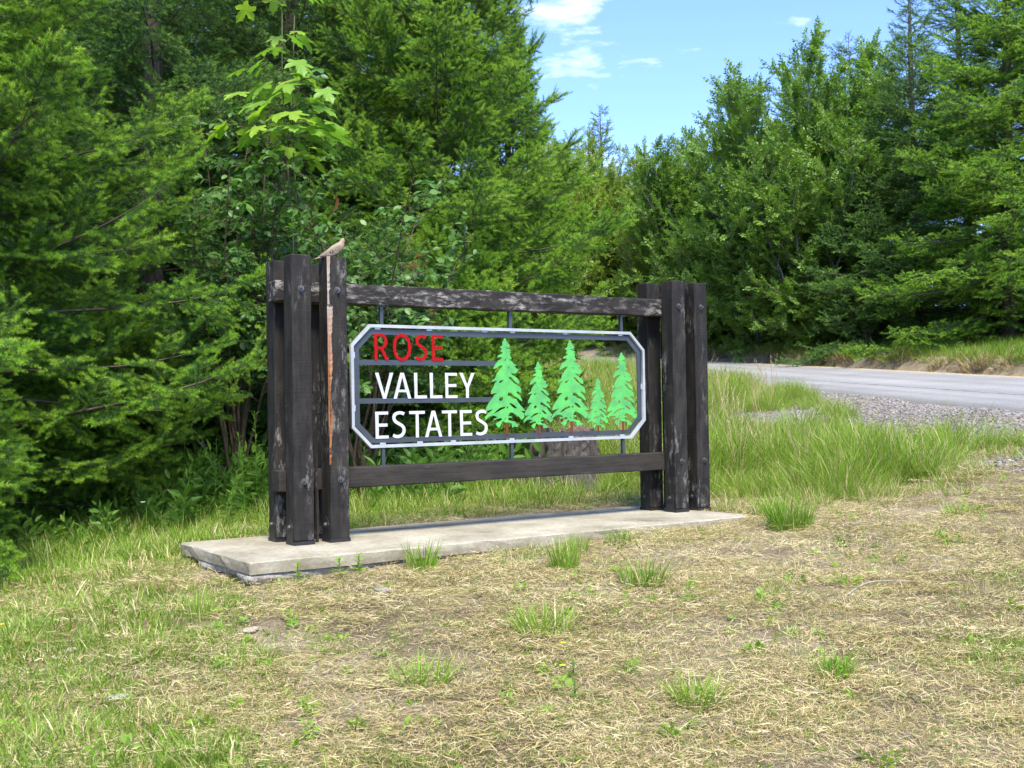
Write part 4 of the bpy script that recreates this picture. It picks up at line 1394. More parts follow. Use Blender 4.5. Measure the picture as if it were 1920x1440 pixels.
for k, (u_, d_, h_, l_, t_) in enumerate([(-150, 20, 12, 2.6, 'shaded fir deep in the wood at the very left edge'), (230, 21, 13, 2.7, 'shaded fir deep in the wood between the two left corner firs'), (400, 22, 13, 2.7, 'shaded fir deep in the wood left of the maple sapling'),
                                     (560, 24, 13, 2.6, 'shaded fir deep in the wood straight behind the maple sapling'), (780, 23, 10, 2.4, 'shaded fir deep in the wood hidden by the tall fir behind the sign'), (20, 26, 12, 3.0, 'shaded fir farthest back in the wood at the left'), (330, 28, 12, 3.0, 'shaded fir farthest back in the wood above the near posts'),
                                     (480, 19.5, 12, 2.6, 'shaded fir deep in the wood just left of the maple stem'), (170, 18.5, 12, 2.7, 'shaded fir deep in the wood right of the near bushy fir'), (690, 26, 11, 2.8, 'shaded fir deep in the wood right of the maple sapling')]):
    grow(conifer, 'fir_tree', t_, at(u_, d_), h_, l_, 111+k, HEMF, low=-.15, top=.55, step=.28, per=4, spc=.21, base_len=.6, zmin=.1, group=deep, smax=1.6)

grow(conifer, 'fir_tree', 'low young fir in the shade left of the near posts', at(405, 13.0), 2.3, 1.35, 118, FIRD, low=-.05, top=.8, step=.15, per=4, spc=.10, zmin=.08)
grow(conifer, 'fir_tree', 'low spreading fir under the boughs of the near bushy fir', at(210, 12.0), 2.0, 1.4, 119, FIR, low=-.05, top=.8, step=.16, per=4, spc=.11, zmin=.08)

# beyond the road
wood = 'trees beyond the road'
grow(conifer, 'fir_tree', 'bright tiered fir beyond the road at the right edge of the picture', at(1895, 25.5), 11.0, 3.0, 121, FIRF, low=-.18, top=.5, step=.24, per=4, spc=.13, smax=1.3, base_len=.6, group=wood, zmin=.2)
grow(conifer, 'hemlock_tree', 'drooping dark hemlock left of the bright tiered fir', at(1730, 28.5), 7.6, 2.6, 122, HEMF, low=-.15, top=.55, step=.24, per=4, spc=.14, smax=1.3, base_len=.6, group=wood, zmin=.2)
grow(conifer, 'hemlock_tree', 'small hemlock at the road bank under the leafy trees', at(1630, 28.5), 4.6, 2.0, 123, HEMF, low=-.15, top=.6, step=.22, per=4, spc=.14, smax=1.2, base_len=.6, group=wood, zmin=.1)
grow(conifer, 'fir_tree', 'fir beyond the road outside the right edge', at(2080, 25.0), 10.5, 2.7, 124, FIRF, low=-.2, top=.5, step=.34, per=4, spc=.18, base_len=.6, group=wood)
grow(conifer, 'hemlock_tree', 'thin spire of a distant hemlock rising in the gap of open sky', at(1138, 44), 8.6, 1.5, 125, HEMF, low=-.1, top=.5, step=.3, per=4, spc=.18, base_len=.6, group=wood, shape=.9)
grow(conifer, 'hemlock_tree', 'tall thin hemlock top standing above the leafy trees near the right', at(1722, 35), 11.0, 2.2, 126, HEMF, low=-.1, top=.5, step=.32, per=4, spc=.18, base_len=.6, group=wood, shape=1.0)
grow(conifer, 'fir_tree', 'low young fir below the yellow-green trees beside the sign post', at(1185, 41.5), 4.3, 2.5, 127, FIRF, low=-.05, top=.7, step=.2, per=5, spc=.13, base_len=.6, zmin=.1, group=wood)
grow(conifer, 'hemlock_tree', 'dark hemlock filling the wood behind the tall leafy tree', at(1500, 38), 8.4, 3.2, 128, HEMF, low=-.1, top=.5, step=.34, per=4, spc=.19, base_len=.6, group=wood)
grow(conifer, 'hemlock_tree', 'dark hemlock filling the wood behind the yellow-green trees', at(1250, 41), 7.2, 3.2, 129, HEMF, low=-.1, top=.5, step=.34, per=4, spc=.19, base_len=.6, group=wood)
grow(conifer, 'hemlock_tree', 'dark hemlock in the wood between the slim fir and the spire', at(1050, 44.5), 8.0, 3.4, 130, HEMF, low=-.1, top=.5, step=.34, per=4, spc=.19, base_len=.6, group=wood)
grow(conifer, 'hemlock_tree', 'dark hemlock behind the drooping hemlock', at(1830, 36), 12.5, 3.0, 131, HEMF, low=-.1, top=.5, step=.34, per=4, spc=.19, base_len=.6, group=wood)
grow(conifer, 'hemlock_tree', 'dark hemlock behind the bright tiered fir at the right edge', at(1950, 31), 11.0, 3.0, 134, HEMF, low=-.1, top=.5, step=.34, per=4, spc=.2, base_len=.6, group=wood, zmin=.1, smax=1.7)
grow(conifer, 'hemlock_tree', 'dark hemlock behind the leafy alder with thin twigs', at(1390, 37), 7.6, 2.8, 132, HEMF, low=-.1, top=.5, step=.34, per=4, spc=.19, base_len=.6, group=wood)
grow(conifer, 'hemlock_tree', 'dark hemlock between the tallest alder and the drooping hemlock', at(1620, 36), 8.6, 3.0, 133, HEMF, low=-.1, top=.5, step=.34, per=4, spc=.19, base_len=.6, group=wood)

grow(broadleaf, 'willow_tree', 'yellow-green willow closest to the slim fir at the gap of sky', at(1085, 42.8), 7.4, 3.3, 141, WIL, wood, 7)
grow(broadleaf, 'willow_tree', 'yellow-green willow below the distant spire', at(1185, 40.6), 6.3, 3.2, 142, WIL, wood, 7)
grow(broadleaf, 'willow_tree', 'yellow-green willow against the tall leafy trees', at(1285, 38.2), 6.6, 3.2, 143, WIL, wood, 7)
grow(broadleaf, 'alder_tree', 'leafy alder with thin twigs standing up against the sky', at(1385, 34.8), 7.6, 3.0, 144, ALD, wood, 7)
grow(broadleaf, 'alder_tree', 'tallest leafy alder, its crown touching the top edge', at(1500, 31), 8.1, 3.2, 145, ALD, wood, 8)
grow(broadleaf, 'alder_tree', 'leafy alder between the tallest alder and the drooping hemlock', at(1620, 32), 7.8, 2.8, 146, ALD, wood, 7)
grow(broadleaf, 'alder_tree', 'rounded leafy alder in front of the tallest alder', at(1540, 30.2), 5.7, 2.7, 150, ALD, wood, 8)
grow(broadleaf, 'alder_tree', 'rounded leafy alder leaning to the road in front of the yellow-green willows', at(1310, 36.9), 5.6, 2.8, 151, ALD, wood, 8)
grow(broadleaf, 'willow_tree', 'low rounded willow in front of the yellow-green willows', at(1140, 41.0), 5.7, 2.9, 152, WIL, wood, 8)
grow(broadleaf, 'alder_bush', 'low leafy bush at the foot of the tall alders', at(1425, 33.0), 4.0, 2.4, 147, ALD, wood, 8, step=.13)
grow(broadleaf, 'alder_bush', 'low dark bush beside the pair of timber posts', at(1345, 35.4), 3.9, 2.3, 148, ALD, wood, 8, step=.13)
grow(broadleaf, 'willow_tree', 'leafy tree behind the slim fir', at(1000, 30), 4.8, 2.2, 149, WIL, wood, 7)
print('foliage instances', TOT)

# ------------------------------------------------------------------ shrub and maple sapling
def single_leaf(name, l, w, mat, kind='oval', fold=.25, curl=.2):
    Vl, Fl = leaf_pts(l, w, fold, curl, kind)
    return mesh_from(name, Vl, Fl, mat, smooth=True)
LEAVES = [single_leaf('leaf', .088, .052, M['leaf_shrub'], 'oval', f_, c_) for f_, c_ in ((.12, .1), (.3, .25), (.2, .4), (.05, .2))]
LEAFV = variants('shrub_leaf', LEAVES)

def shrub(name, label, xy, H, Rad, seed, nstem, n_obj, lean=(0, 0), s0=.22):
    rng = RNG(seed)
    x, y = xy
    z0 = float(hgt(np.array([x]), np.array([y]))[0])-.05
    root = empty(name, (x, y, z0)); tag(root, label, 'shrub')
    tr = MB(); LP = []; LT = []; LS = []
    for st in range(nstem):
        a = 2*math.pi*st/nstem+rng.normal(0, .4)
        Hs = H*rng.uniform(.55, 1.0); R_ = Rad*rng.uniform(.3, 1.0)
        n = 10
        pts = np.array([[math.cos(a)*R_*(i/(n-1))**1.2+lean[0]*(i/(n-1))**1.5+rng.normal(0, .03), math.sin(a)*R_*(i/(n-1))**1.2+lean[1]*(i/(n-1))**1.5+rng.normal(0, .03), Hs*(i/(n-1))] for i in range(n)])
        tr.tube(pts, np.linspace(.018, .004, n), 5, 0, False)
        s_ = s0; az = rng.uniform(0, 6)
        while s_ < 1.0:
            az += 2.4+rng.normal(0, .4)
            t = s_*(n-1); i = min(int(t), n-2); p = pts[i]*(1-(t-i))+pts[i+1]*(t-i)
            L = .75*rng.uniform(.5, 1.2)*(1.1-.6*s_)
            e = rng.uniform(.0, .8); bp = [p]; aa = az
            for k in range(6):
                aa += rng.normal(0, .2); e += rng.normal(-.03, .15)
                bp.append(bp[-1]+np.array([math.cos(aa)*math.cos(e), math.sin(aa)*math.cos(e), math.sin(e)])*L/6)
            bp = np.array(bp)
            tr.tube(bp, np.linspace(.006, .002, 7), 4, 0, False)
            for q_ in np.arange(.12, 1.01, .023/max(L, .3)):
                t = min(q_, .999)*6; i = int(t); pp = bp[i]*(1-(t-i))+bp[i+1]*(t-i)
                Td = bp[i+1]-bp[i]; Td /= np.linalg.norm(Td)
                b_ = rng.uniform(0, 2*math.pi)
                u1 = np.cross(Td, [0, 0, 1.0]); u1 /= np.linalg.norm(u1)+1e-9
                dr = Td*.5+u1*math.cos(b_)*1.0+np.cross(u1, Td)*math.sin(b_)*.5+np.array([0, 0, -.1])
                LP.append(pp); LT.append(dr); LS.append(rng.uniform(.6, 1.15))
            s_ += .028*rng.uniform(.7, 1.3)
    LP = np.array(LP); LT = np.array(LT); LS = np.array(LS)
    Uv = np.tile([0, 0, 1.0], (len(LP), 1))+rng.normal(0, .35, (len(LP), 3))+np.array([-.25, -.35, 0])
    Q = quats(LT, Uv)
    obj('stem', tr.mesh('stem', M['twig'], True), root)
    dist = np.linalg.norm(LP+np.array([x, y, z0])-CAM, axis=1)
    # leaves that stand well above the sign and nearest to the viewer become single parts
    order = np.argsort(dist+np.where(LP[:, 2] < 1.2, 5, 0))
    pick = order[:n_obj]; rest = order[n_obj:]
    for i in pick:
        o = obj('leaf', LEAVES[int(rng.integers(0, 4))], root, tuple(LP[i]))
        o.rotation_mode = 'QUATERNION'; o.rotation_quaternion = Q[i]; o.scale = (LS[i],)*3
    if len(rest):
        scatter('foliage', LEAFV, LP[rest], Q[rest], LS[rest], rng, root)['kind'] = 'stuff'
    return root
shrub('leafy_shrub', 'tall oval-leaved shrub growing behind the near pair of posts under the dove', at(670, 11.0), 3.05, 1.35, 201, 14, 300, (.1, -.2), .52)
shrub('leafy_shrub', 'taller oval-leaved shrub in the shade left of the maple sapling', at(440, 11.3), 4.3, 1.0, 202, 12, 280, (.1, -.2), .40)

# maple
def maple_outline():
    half = [(0, 0), (.10, -.02), (.28, -.16), (.36, -.10), (.42, .02), (.37, .10), (.30, .16), (.40, .16), (.52, .20), (.60, .33), (.66, .42), (.60, .46), (.50, .46), (.46, .52), (.36, .46), (.22, .40), (.19, .48), (.24, .60), (.20, .68), (.24, .76), (.12, .84), (.06, .94), (0, 1.02)]
    # y is sideways, x along the leaf
    return half
def maple_leaf(name, size, rng):
    h_ = maple_outline()
    ring = [(b_, a) for a, b_ in h_]+[(b_, -a) for a, b_ in h_[-2:0:-1]]
    V = [(0.30*size, 0, 0.0)]; F = []
    dr = rng.uniform(.15, .35)
    for (lx, ly) in ring:
        r_ = math.hypot(lx-.3, ly)
        V.append((lx*size, ly*size, size*(-dr*r_*r_+.05*math.sin(lx*9+ly*7)*r_+.10*abs(ly)*(.5-abs(ly)))))
    n = len(ring)
    for i in range(n):
        F.append((0, 1+i, 1+(i+1) % n))
    return mesh_from(name, V, F, M['leaf_maple'], smooth=True)
rm = RNG(77)
MAPLE = [maple_leaf('leaf', 1.0, rm) for _ in range(4)]
mx_, my_ = at(548, 10.7)
mz_ = float(hgt(np.array([mx_]), np.array([my_]))[0])
maple = empty('maple_sapling', (mx_, my_, mz_))
tag(maple, 'thin maple sapling with large bright lobed leaves above the dove', 'tree')
tr = MB()
for dx in (0.0, .09):
    tr.tube([(dx+.05*math.sin(k*.6+dx*9), .04*math.cos(k*.7), k*.52) for k in range(10)], np.linspace(.016, .006, 10), 5, 0, False)
leaves = []
for k, (zn, nlf, rad, sz) in enumerate([(z_+.42, n_, r_, s_) for (z_, n_, r_, s_) in [(1.75, 5, .16, .17), (2.35, 3, .12, .12), (2.85, 8, .40, .20), (3.0, 11, .58, .25), (3.15, 12, .62, .27), (3.3, 12, .58, .27), (3.5, 10, .48, .26), (3.7, 8, .36, .25), (3.95, 6, .26, .21), (4.35, 7, .55, .26)]]):
    a0 = rm.uniform(0, 6)
    for j in range(nlf):
        a = a0+2*math.pi*j/nlf+rm.normal(0, .35)
        if rm.uniform() < .35:     # most leaves lean out to the light, towards the clearing
            a = math.atan2(-fw[1], -fw[0])+rm.normal(0, .8)
        p0 = np.array([.05*math.sin(zn/.52*.6), .04*math.cos(zn/.52*.7), zn])
        r_ = rad*rm.uniform(.35, 1.05)
        p1 = p0+np.array([math.cos(a)*r_, math.sin(a)*r_, .05+rm.normal(0, .06)])
        tr.tube([p0, (p0+p1)/2+np.array([0, 0, .04]), p1], [.004, .003, .002], 4, 0, False)
        leaves.append((p1, a, sz*rm.uniform(.8, 1.12)))
for (p1, a, sz) in leaves:
    o = obj('leaf', MAPLE[int(rm.integers(0, 4))], maple, tuple(p1))
    pt = rm.uniform(.25, .95)
    T = np.array([[math.cos(a)*math.cos(pt), math.sin(a)*math.cos(pt), -math.sin(pt)]])
    o.rotation_mode = 'QUATERNION'
    o.rotation_quaternion = quats(T, np.array([[math.cos(a)*.5, math.sin(a)*.5, 1.0]])+rm.normal(0, .25, (1, 3)))[0]
    o.scale = (sz*.86,)*3
obj('stem', tr.mesh('stem', bark_mat('green_stem', (.06, .08, .025), (.12, .13, .05)), True), maple)
dl = single_leaf('leaf', .16, .06, M['leaf_dead'], 'oval', .8, .5)
o = obj('leaf', dl, maple, (.36, -.22, 2.95)); o.rotation_euler = (.3, 1.2, .4); o['label'] = 'withered brown leaf hanging from the sapling'

# ------------------------------------------------------------------ stump
rs = RNG(31)
sx_, sy_ = 4.05, 2.5
sz0 = float(hgt(np.array([sx_]), np.array([sy_]))[0])
V = []; F = []; n = 64; lv = 12
hr = 0.53+.05*np.sin(np.linspace(0, 2*math.pi, n, endpoint=False)*2+1)+rs.normal(0, .016, n)
rid = rs.normal(0, .032, n)+.022*np.sin(np.arange(n)*1.9)+.02*np.sin(np.arange(n)*.7)
for i in range(lv):
    t = i/(lv-1)
    for k in range(n):
        a = 2*math.pi*k/n
        r_ = (.275+.25*(1-t)**2.2*(1+.5*math.sin(a*3+1))+rid[k]*(1-.2*t)+rs.normal(0, .006))
        V.append((r_*math.cos(a)*1.12, r_*math.sin(a), -.06+(hr[k]+.06)*t))
for i in range(lv-1):
    for k in range(n):
        k2 = (k+1) % n
        F.append((i*n+k, i*n+k2, (i+1)*n+k2, (i+1)*n+k))
base = (lv-1)*n; mi = [0]*len(F)
prev = base
for j, f_ in enumerate((.82, .55, .25)):
    k0 = len(V)
    for k in range(n):
        b_ = V[base+k]
        V.append((b_[0]*f_, b_[1]*f_, b_[2]*.5+.26+rs.normal(0, .02)-.02*j))
    for k in range(n):
        k2 = (k+1) % n
        F.append((prev+k, prev+k2, k0+k2, k0+k)); mi.append(1)
    prev = k0
F.append(tuple(range(prev, prev+n))); mi.append(1)
M['stump_side'] = bark_mat('weathered_stump_wood', (.012, .010, .008), (.085, .072, .055), 30)
M['stump_top'] = plain_mat('rotten_stump_top', (.16, .12, .09), .95, 0, .1, .6, 30, 1.0, 60)
st = obj('tree_stump', mesh_from('tree_stump', V, F, [M['stump_side'], M['stump_top']], mi), None, (sx_, sy_, sz0))
tag(st, 'grey weathered tree stump standing in the grass behind the sign', 'stump')

# ------------------------------------------------------------------ grass and ground litter
rg = RNG(55)
GR = [M['grass'], M['straw'], M['grass_bright']]
T_SHORT = variants('short_tuft', [tuft('short_tuft', rg, GR, 32, .075, .085, 1.0, .0046, 2, (.46, .14, .40)) for _ in range(6)])
T_STRAW = variants('straw_tuft', [tuft('straw_tuft', rg, [M['straw'], M['grass'], M['thatch']], 24, .07, .08, 1.2, .0028, 2, (.62, .28, .10)) for _ in range(6)])
T_MID = variants('meadow_tuft', [tuft('meadow_tuft', rg, GR, 20, .20, .07, .6, .0055, 3, (.60, .10, .30)) for _ in range(5)])
T_TALL = variants('tall_tuft', [tuft('tall_tuft', rg, [M['grass_tall'], M['straw_tall'], M['grass_bright'], M['grass']], 34, .52, .12, .42, .0075, 4, (.50, .14, .18, .18), .85) for _ in range(6)])
T_DRY = variants('dry_meadow_tuft', [tuft('dry_meadow_tuft', rg, [M['grass'], M['straw'], M['thatch'], M['grass_bright']], 24, .22, .09, .8, .005, 3, (.34, .34, .16, .16), .8) for _ in range(4)])
T_BANK = variants('bank_tuft', [tuft('bank_tuft', rg, [M['grass'], M['thatch'], M['grass_bright']], 26, .38, .14, .5, .013, 3, (.55, .12, .33), .7) for _ in range(4)])
T_HANG = variants('dry_bank_tuft', [tuft('dry_bank_tuft', rg, [M['thatch'], M['straw']], 26, .34, .10, 1.2, .011, 3, (.72, .28), 1.3) for _ in range(4)])
T_LIT = variants('stalk_mat', [litter('stalk_mat', rg, [M['straw'], M['thatch'], M['straw_tall'], M['grass']], 240, .20, .060, .0024, (.48, .12, .22, .18)) for _ in range(5)])
CLOV = variants('small_weed', [leaf_sprig('small_weed', rg, [M['grass_bright'], M['grass_bright']], .05, 11, .026, .012, 'oval', 1.2, .0) for _ in range(4)])

def seed_stalk(name, rng, n, h):
    mb = MB()
    for k in range(n):
        a = rng.uniform(0, 6.28); r_ = rng.uniform(0, .06); le = rng.uniform(.05, .3); l = h*rng.uniform(.7, 1.1)
        P = [np.array([r_*math.cos(a)+le*t*t*math.cos(a)*l, r_*math.sin(a)+le*t*t*math.sin(a)*l, l*t]) for t in np.linspace(0, 1, 5)]
        mb.tube(P, np.linspace(.0025, .0014, 5), 3, 0, False)
        for j in range(14):
            t = .78+.22*j/13
            p = P[3]*(1-(t-.75)/.25)+P[4]*((t-.75)/.25)
            d = np.array([rng.normal(0, 1), rng.normal(0, 1), 1.2]); d /= np.linalg.norm(d)
            w_ = np.cross(d, rng.normal(0, 1, 3)); w_ /= np.linalg.norm(w_)
            q = p+d*.03
            mb.add([p-w_*.003, p+w_*.003, q], [(0, 1, 2)])
    return mb.mesh(name, M['straw_tall'])
T_SEED = variants('seed_stalks', [seed_stalk('seed_stalks', rg, 7, .78) for _ in range(4)])

def field(rng, n, box, power=1.6, umargin=1500):
    """random ground points, thinning with distance from the viewer"""
    x = rng.uniform(box[0], box[1], n*12); y = rng.uniform(box[2], box[3], n*12)
    dx = x-CAM[0]; dy = y-CAM[1]
    dep = dx*fw[0]+dy*fw[1]; lat = dx*rt[0]+dy*rt[1]
    ok = (dep > 2.6) & (np.abs(lat) < dep*(umargin/2137.0)+.8)
    pr = np.clip((4.5/np.maximum(dep, 1))**power, 0, 1)
    ok &= rng.uniform(0, 1, len(x)) < pr
    ok &= ~((x > SLAB[0]-.01) & (x < SLAB[1]-.0) & (y > SLAB[2]-.012) & (y < SLAB[3]+.01))
    ok &= np.isnan(road_z(x, y))
    ok &= np.hypot((x-sx_)/1.1, y-sy_) > .44
    x, y = x[ok][:n], y[ok][:n]
    return x, y

def put(name, label, ng, x, y, S, rng, cat, tilt=.12, sink=0.0, parent=None, zs=None):
    S = np.asarray(S)
    P = np.stack([x, y, hgt(x, y)-sink], 1)
    SS = np.repeat(S[:, None], 3, 1)
    if zs is not None: SS[:, 2] *= zs
    o = scatter(name, ng, P, zquats(rng, len(x), tilt), SS, rng)
    tag(o, label, cat, kind='stuff')
    return o

LAWN = (-5, 9, -6, 4)
def greenness(x, y):
    g = fbm(x*1.5+3, y*1.5, 41, 4)*.75+fbm(x*5, y*5, 43, 3)*.25
    left = np.clip((-.3-(x-.25*y))/2.2, -.15, .20)          # greener towards the firs
    back = np.clip((y-.7)/1.5, 0, .35)
    return g+left+back-np.clip((x-1.5)/14, 0, .12)
RDIST = None
x, y = field(rg, 3800, LAWN, 1.5)
k = (dist_near(x, y) > 1.0)
put('dry_grass_mat', 'mown dry straw lying over the soil in front of the sign', T_LIT, x[k], y[k], rg.uniform(.7, 1.3, k.sum()), rg, 'grass', .06)
x, y = field(rg, 9000, LAWN, 1.5)
k = (greenness(x, y)+rg.normal(0, .06, len(x)) < .60) & (dist_near(x, y) > 1.0) & (fbm(x*2.1, y*2.1, 71)+rg.normal(0, .08, len(x)) > .40)
put('dry_grass', 'short dry grass tufts scattered over the clearing', T_STRAW, x[k], y[k], rg.uniform(.55, 1.25, k.sum()), rg, 'grass', .2)
x, y = field(rg, 20000, LAWN, 1.5)
k = (greenness(x, y)+rg.normal(0, .035, len(x)) > .455) & (dist_near(x, y) > 1.2)
put('short_grass', 'short green grass in patches across the clearing', T_SHORT, x[k], y[k], rg.uniform(.55, 1.15, k.sum())*(.65+1.3*np.clip(greenness(x[k], y[k])-.45, 0, .5)*2), rg, 'grass', .2)
x, y = field(rg, 2600, LAWN, 1.4)
k = (fbm(x*1.8, y*1.8, 61)+rg.normal(0, .05, len(x)) > .54)
put('low_weeds', 'low broad-leaved weeds creeping through the mown grass', CLOV, x[k], y[k], rg.uniform(.7, 1.7, k.sum()), rg, 'weed', .5)
# knee-high grass: along the firs on the left, behind the slab
x, y = field(rg, 16000, (-6, 7, -3, 8), 1.0)
m1 = np.clip((y-.85)/.8, 0, 1)*(x < 4.6)+.40*np.clip((-1.0-(x-.35*y)-.25)/1.0, 0, 1)*(y > -2.2)
m1 = m1*np.clip(fbm(x*1.3, y*1.3, 81)*2.2-.35, 0, 1)
k = (rg.uniform(0, 1, len(x)) < m1)
put('meadow_grass', 'knee-high green grass behind the slab and along the firs', T_MID, x[k], y[k], (rg.uniform(.55, 1.25, k.sum())*(np.where(y[k] < .6, .62, 1)+.4*np.clip((y[k]-1.5)/2, 0, 1))), rg, 'grass', .12)
# tall grass on the slope between the sign and the road
x, y = field(rg, 13000, (3.9, 13, -2.5, 12), .6)
dn = dist_near(x, y)
edge = np.where(y < 3.2, 1.25, .45)+1.1*fbm(x*.6, y*.6, 91)
patch = ((x-8.7)/1.3)**2+((y-4.5)/1.2)**2+.7*fbm(x*1.5, y*1.5, 93) > 1.25
bound = -.42+.28*np.sin(x*2.1)+.15*np.sin(x*5)-.20*(x-4.5)+.5*(fbm(x*2.2, y*2.2, 96)-.5)
inn_ = np.minimum(y-bound, (x+.2*y-4.35)*.8)
m2 = (dn > edge) & patch & (inn_ > rg.uniform(-.1, .35, len(x))) & ((y > 1.6) | (x < 7.3+.9*fbm(x, y*1.3, 98)))
m2 &= fbm(x*.8+5, y*.8, 95)+rg.normal(0, .06, len(x)) > np.where(x > 6.2, .44, .37)
hv = np.clip(-.15+2.0*fbm(x[m2]*1.4, y[m2]*1.4, 97, 3)+rg.normal(0, .14, m2.sum()), .25, 1.35)*np.where(x[m2] > 7.5, .58, .95)*np.clip(.5+.7*inn_[m2], .4, 1)
put('tall_grass', 'tall bright grass on the slope between the sign and the road', T_TALL, x[m2], y[m2], hv, rg, 'grass', .28)
x, y = field(rg, 9000, (3.7, 11, -3, 6), .8)
bound = -.55+.28*np.sin(x*2.1)-.20*(x-4.5)
k = (np.abs(y-bound-.15) < rg.normal(.0, .45, len(x))) & (dist_near(x, y) > 1.3) & (x < 8)
put('dry_meadow_grass', 'half-dry grass thinning out at the edge of the tall grass', T_DRY, x[k], y[k], rg.uniform(.4, 1.0, k.sum()), rg, 'grass', .3)
x, y = field(rg, 2600, (3.9, 13, .3, 14), .5)
k = (dist_near(x, y) > 1.2) & (x+.2*y > 4.6) & (fbm(x*1.1, y*1.1, 99) > .55)
put('seed_stalks', 'dry seed stalks standing over the tall grass', T_SEED, x[k][:90], y[k][:90], rg.uniform(.6, 1.0, len(x[k][:90])), rg, 'grass', .15)
# grass rising to the road left of the far posts (seen through the panel)
x, y = field(rg, 7000, (4.6, 15, 2.5, 17), .2)
k = (dist_near(x, y) > .5) & (y > .72*(x-4.6)+2.2)
put('tall_grass', 'grass on the slope seen through the steel panel', T_TALL, x[k], y[k], rg.uniform(.6, 1.15, k.sum()), rg, 'grass', .2)

# far bank: dry overhang along the road, green above
i_ = rg.uniform(8, len(FAR)-8, 620); i0 = i_.astype(int); f_ = (i_-i0)[:, None]
B = FAR[i0]*(1-f_)+FAR[i0+1]*f_; Dd = _dir[i0]
off = rg.uniform(.32, .75, len(B))
x, y = B[:, 0]+Dd[:, 0]*off, B[:, 1]+Dd[:, 1]*off
put('dry_bank_grass', 'brown matted grass hanging over the cut bank of the road', T_HANG, x, y, rg.uniform(.6, 1.2, len(x)), rg, 'grass', .5)
i_ = rg.uniform(8, len(FAR)-8, 4200); i0 = i_.astype(int); f_ = (i_-i0)[:, None]
B = FAR[i0]*(1-f_)+FAR[i0+1]*f_; Dd = _dir[i0]
off = .52+2.8*rg.uniform(0, 1, len(B))
x, y = B[:, 0]+Dd[:, 0]*off, B[:, 1]+Dd[:, 1]*off
put('bank_grass', 'long green grass on top of the bank beyond the road', T_BANK, x, y, rg.uniform(.5, .95, len(x)), rg, 'grass', .2)

# gravel shoulder
def pebble(name, rng):
    mb = MB(); V = []
    for i, (r_, z) in enumerate(((0, -.4), (.8, -.25), (1.0, .1), (.7, .4), (0, .55))):
        if r_ == 0: V.append((rng.normal(0, .1), rng.normal(0, .1), z)); continue
        for k in range(6):
            a = k*math.pi/3+rng.normal(0, .2)
            V.append((r_*math.cos(a)*rng.uniform(.7, 1.2), r_*math.sin(a)*rng.uniform(.7, 1.1), z*rng.uniform(.7, 1.2)))
    F = [(0, 1+(k+1) % 6, 1+k) for k in range(6)]
    for j in (0, 1):
        F += [(1+j*6+k, 1+j*6+(k+1) % 6, 7+j*6+(k+1) % 6, 7+j*6+k) for k in range(6)]
    F += [(13+k, 13+(k+1) % 6, 19) for k in range(6)]
    return mesh_from(name, V, F, M['gravel'])
PEB = variants('pebble', [pebble('pebble', rg) for _ in range(6)])
i_ = rg.uniform(14, 54, 42000); i0 = i_.astype(int); f_ = (i_-i0)[:, None]
B = NEAR[i0]*(1-f_)+NEAR[i0+1]*f_; Dd = _dir[i0]
off = .02+2.6*rg.uniform(0, 1, len(B))**1.3
x, y = B[:, 0]-Dd[:, 0]*off, B[:, 1]-Dd[:, 1]*off
k = fbm(x*.9, y*.9, 17)+rg.normal(0, .06, len(x)) > .27+off*.06
x, y = x[k], y[k]
gx, gy = rg.normal(8.7, .85, 5000), rg.normal(4.5, .8, 5000)
gx2, gy2 = rg.normal(7.6, .5, 3500), rg.normal(-.1, .7, 3500)
k = np.isnan(road_z(gx, gy)); gx, gy = gx[k], gy[k]
x, y = np.r_[x, gx, gx2], np.r_[y, gy, gy2]
put('gravel', 'loose grey gravel shoulder along the near edge of the road', PEB, x, y, rg.uniform(.008, .03, len(x)), rg, 'gravel', .3)

# woodland floor: leafy undergrowth at the feet of the firs
x, y = field(rg, 9000, (-6, 8, 1.2, 13), .7)
m3 = np.clip((y-2.3-.35*np.clip(x, -2, 9)*0.3)/1.6, 0, 1)*(x+.1*y < 5.5)
m3 = m3*np.clip(fbm(x*.9, y*.9, 111)*2.4-.5, 0, 1)
k = rg.uniform(0, 1, len(x)) < m3
x, y = x[k], y[k]
for (u_, d_, n_, r_) in ((450, 11.2, 170, .55), (390, 11.8, 150, .6), (500, 12.0, 120, .5), (700, 11.8, 120, .6), (820, 12.2, 110, .6)):
    cx_, cy_ = at(u_, d_)
    x = np.r_[x, rg.normal(cx_, r_, n_)]; y = np.r_[y, rg.normal(cy_, r_, n_)]
k = np.ones(len(x), bool)
o = scatter('undergrowth', WEED, np.stack([x[k], y[k], hgt(x[k], y[k])-.02], 1), quats(np.c_[rg.normal(0, .45, (k.sum(), 2)), np.ones(k.sum())], np.c_[rg.normal(0, 1, (k.sum(), 2)), np.zeros(k.sum())]), np.r_[rg.uniform(.5, 1.5, k.sum()-670), rg.uniform(.9, 2.3, 670)], rg)
tag(o, 'leafy undergrowth covering the ground at the foot of the firs', 'undergrowth', kind='stuff')

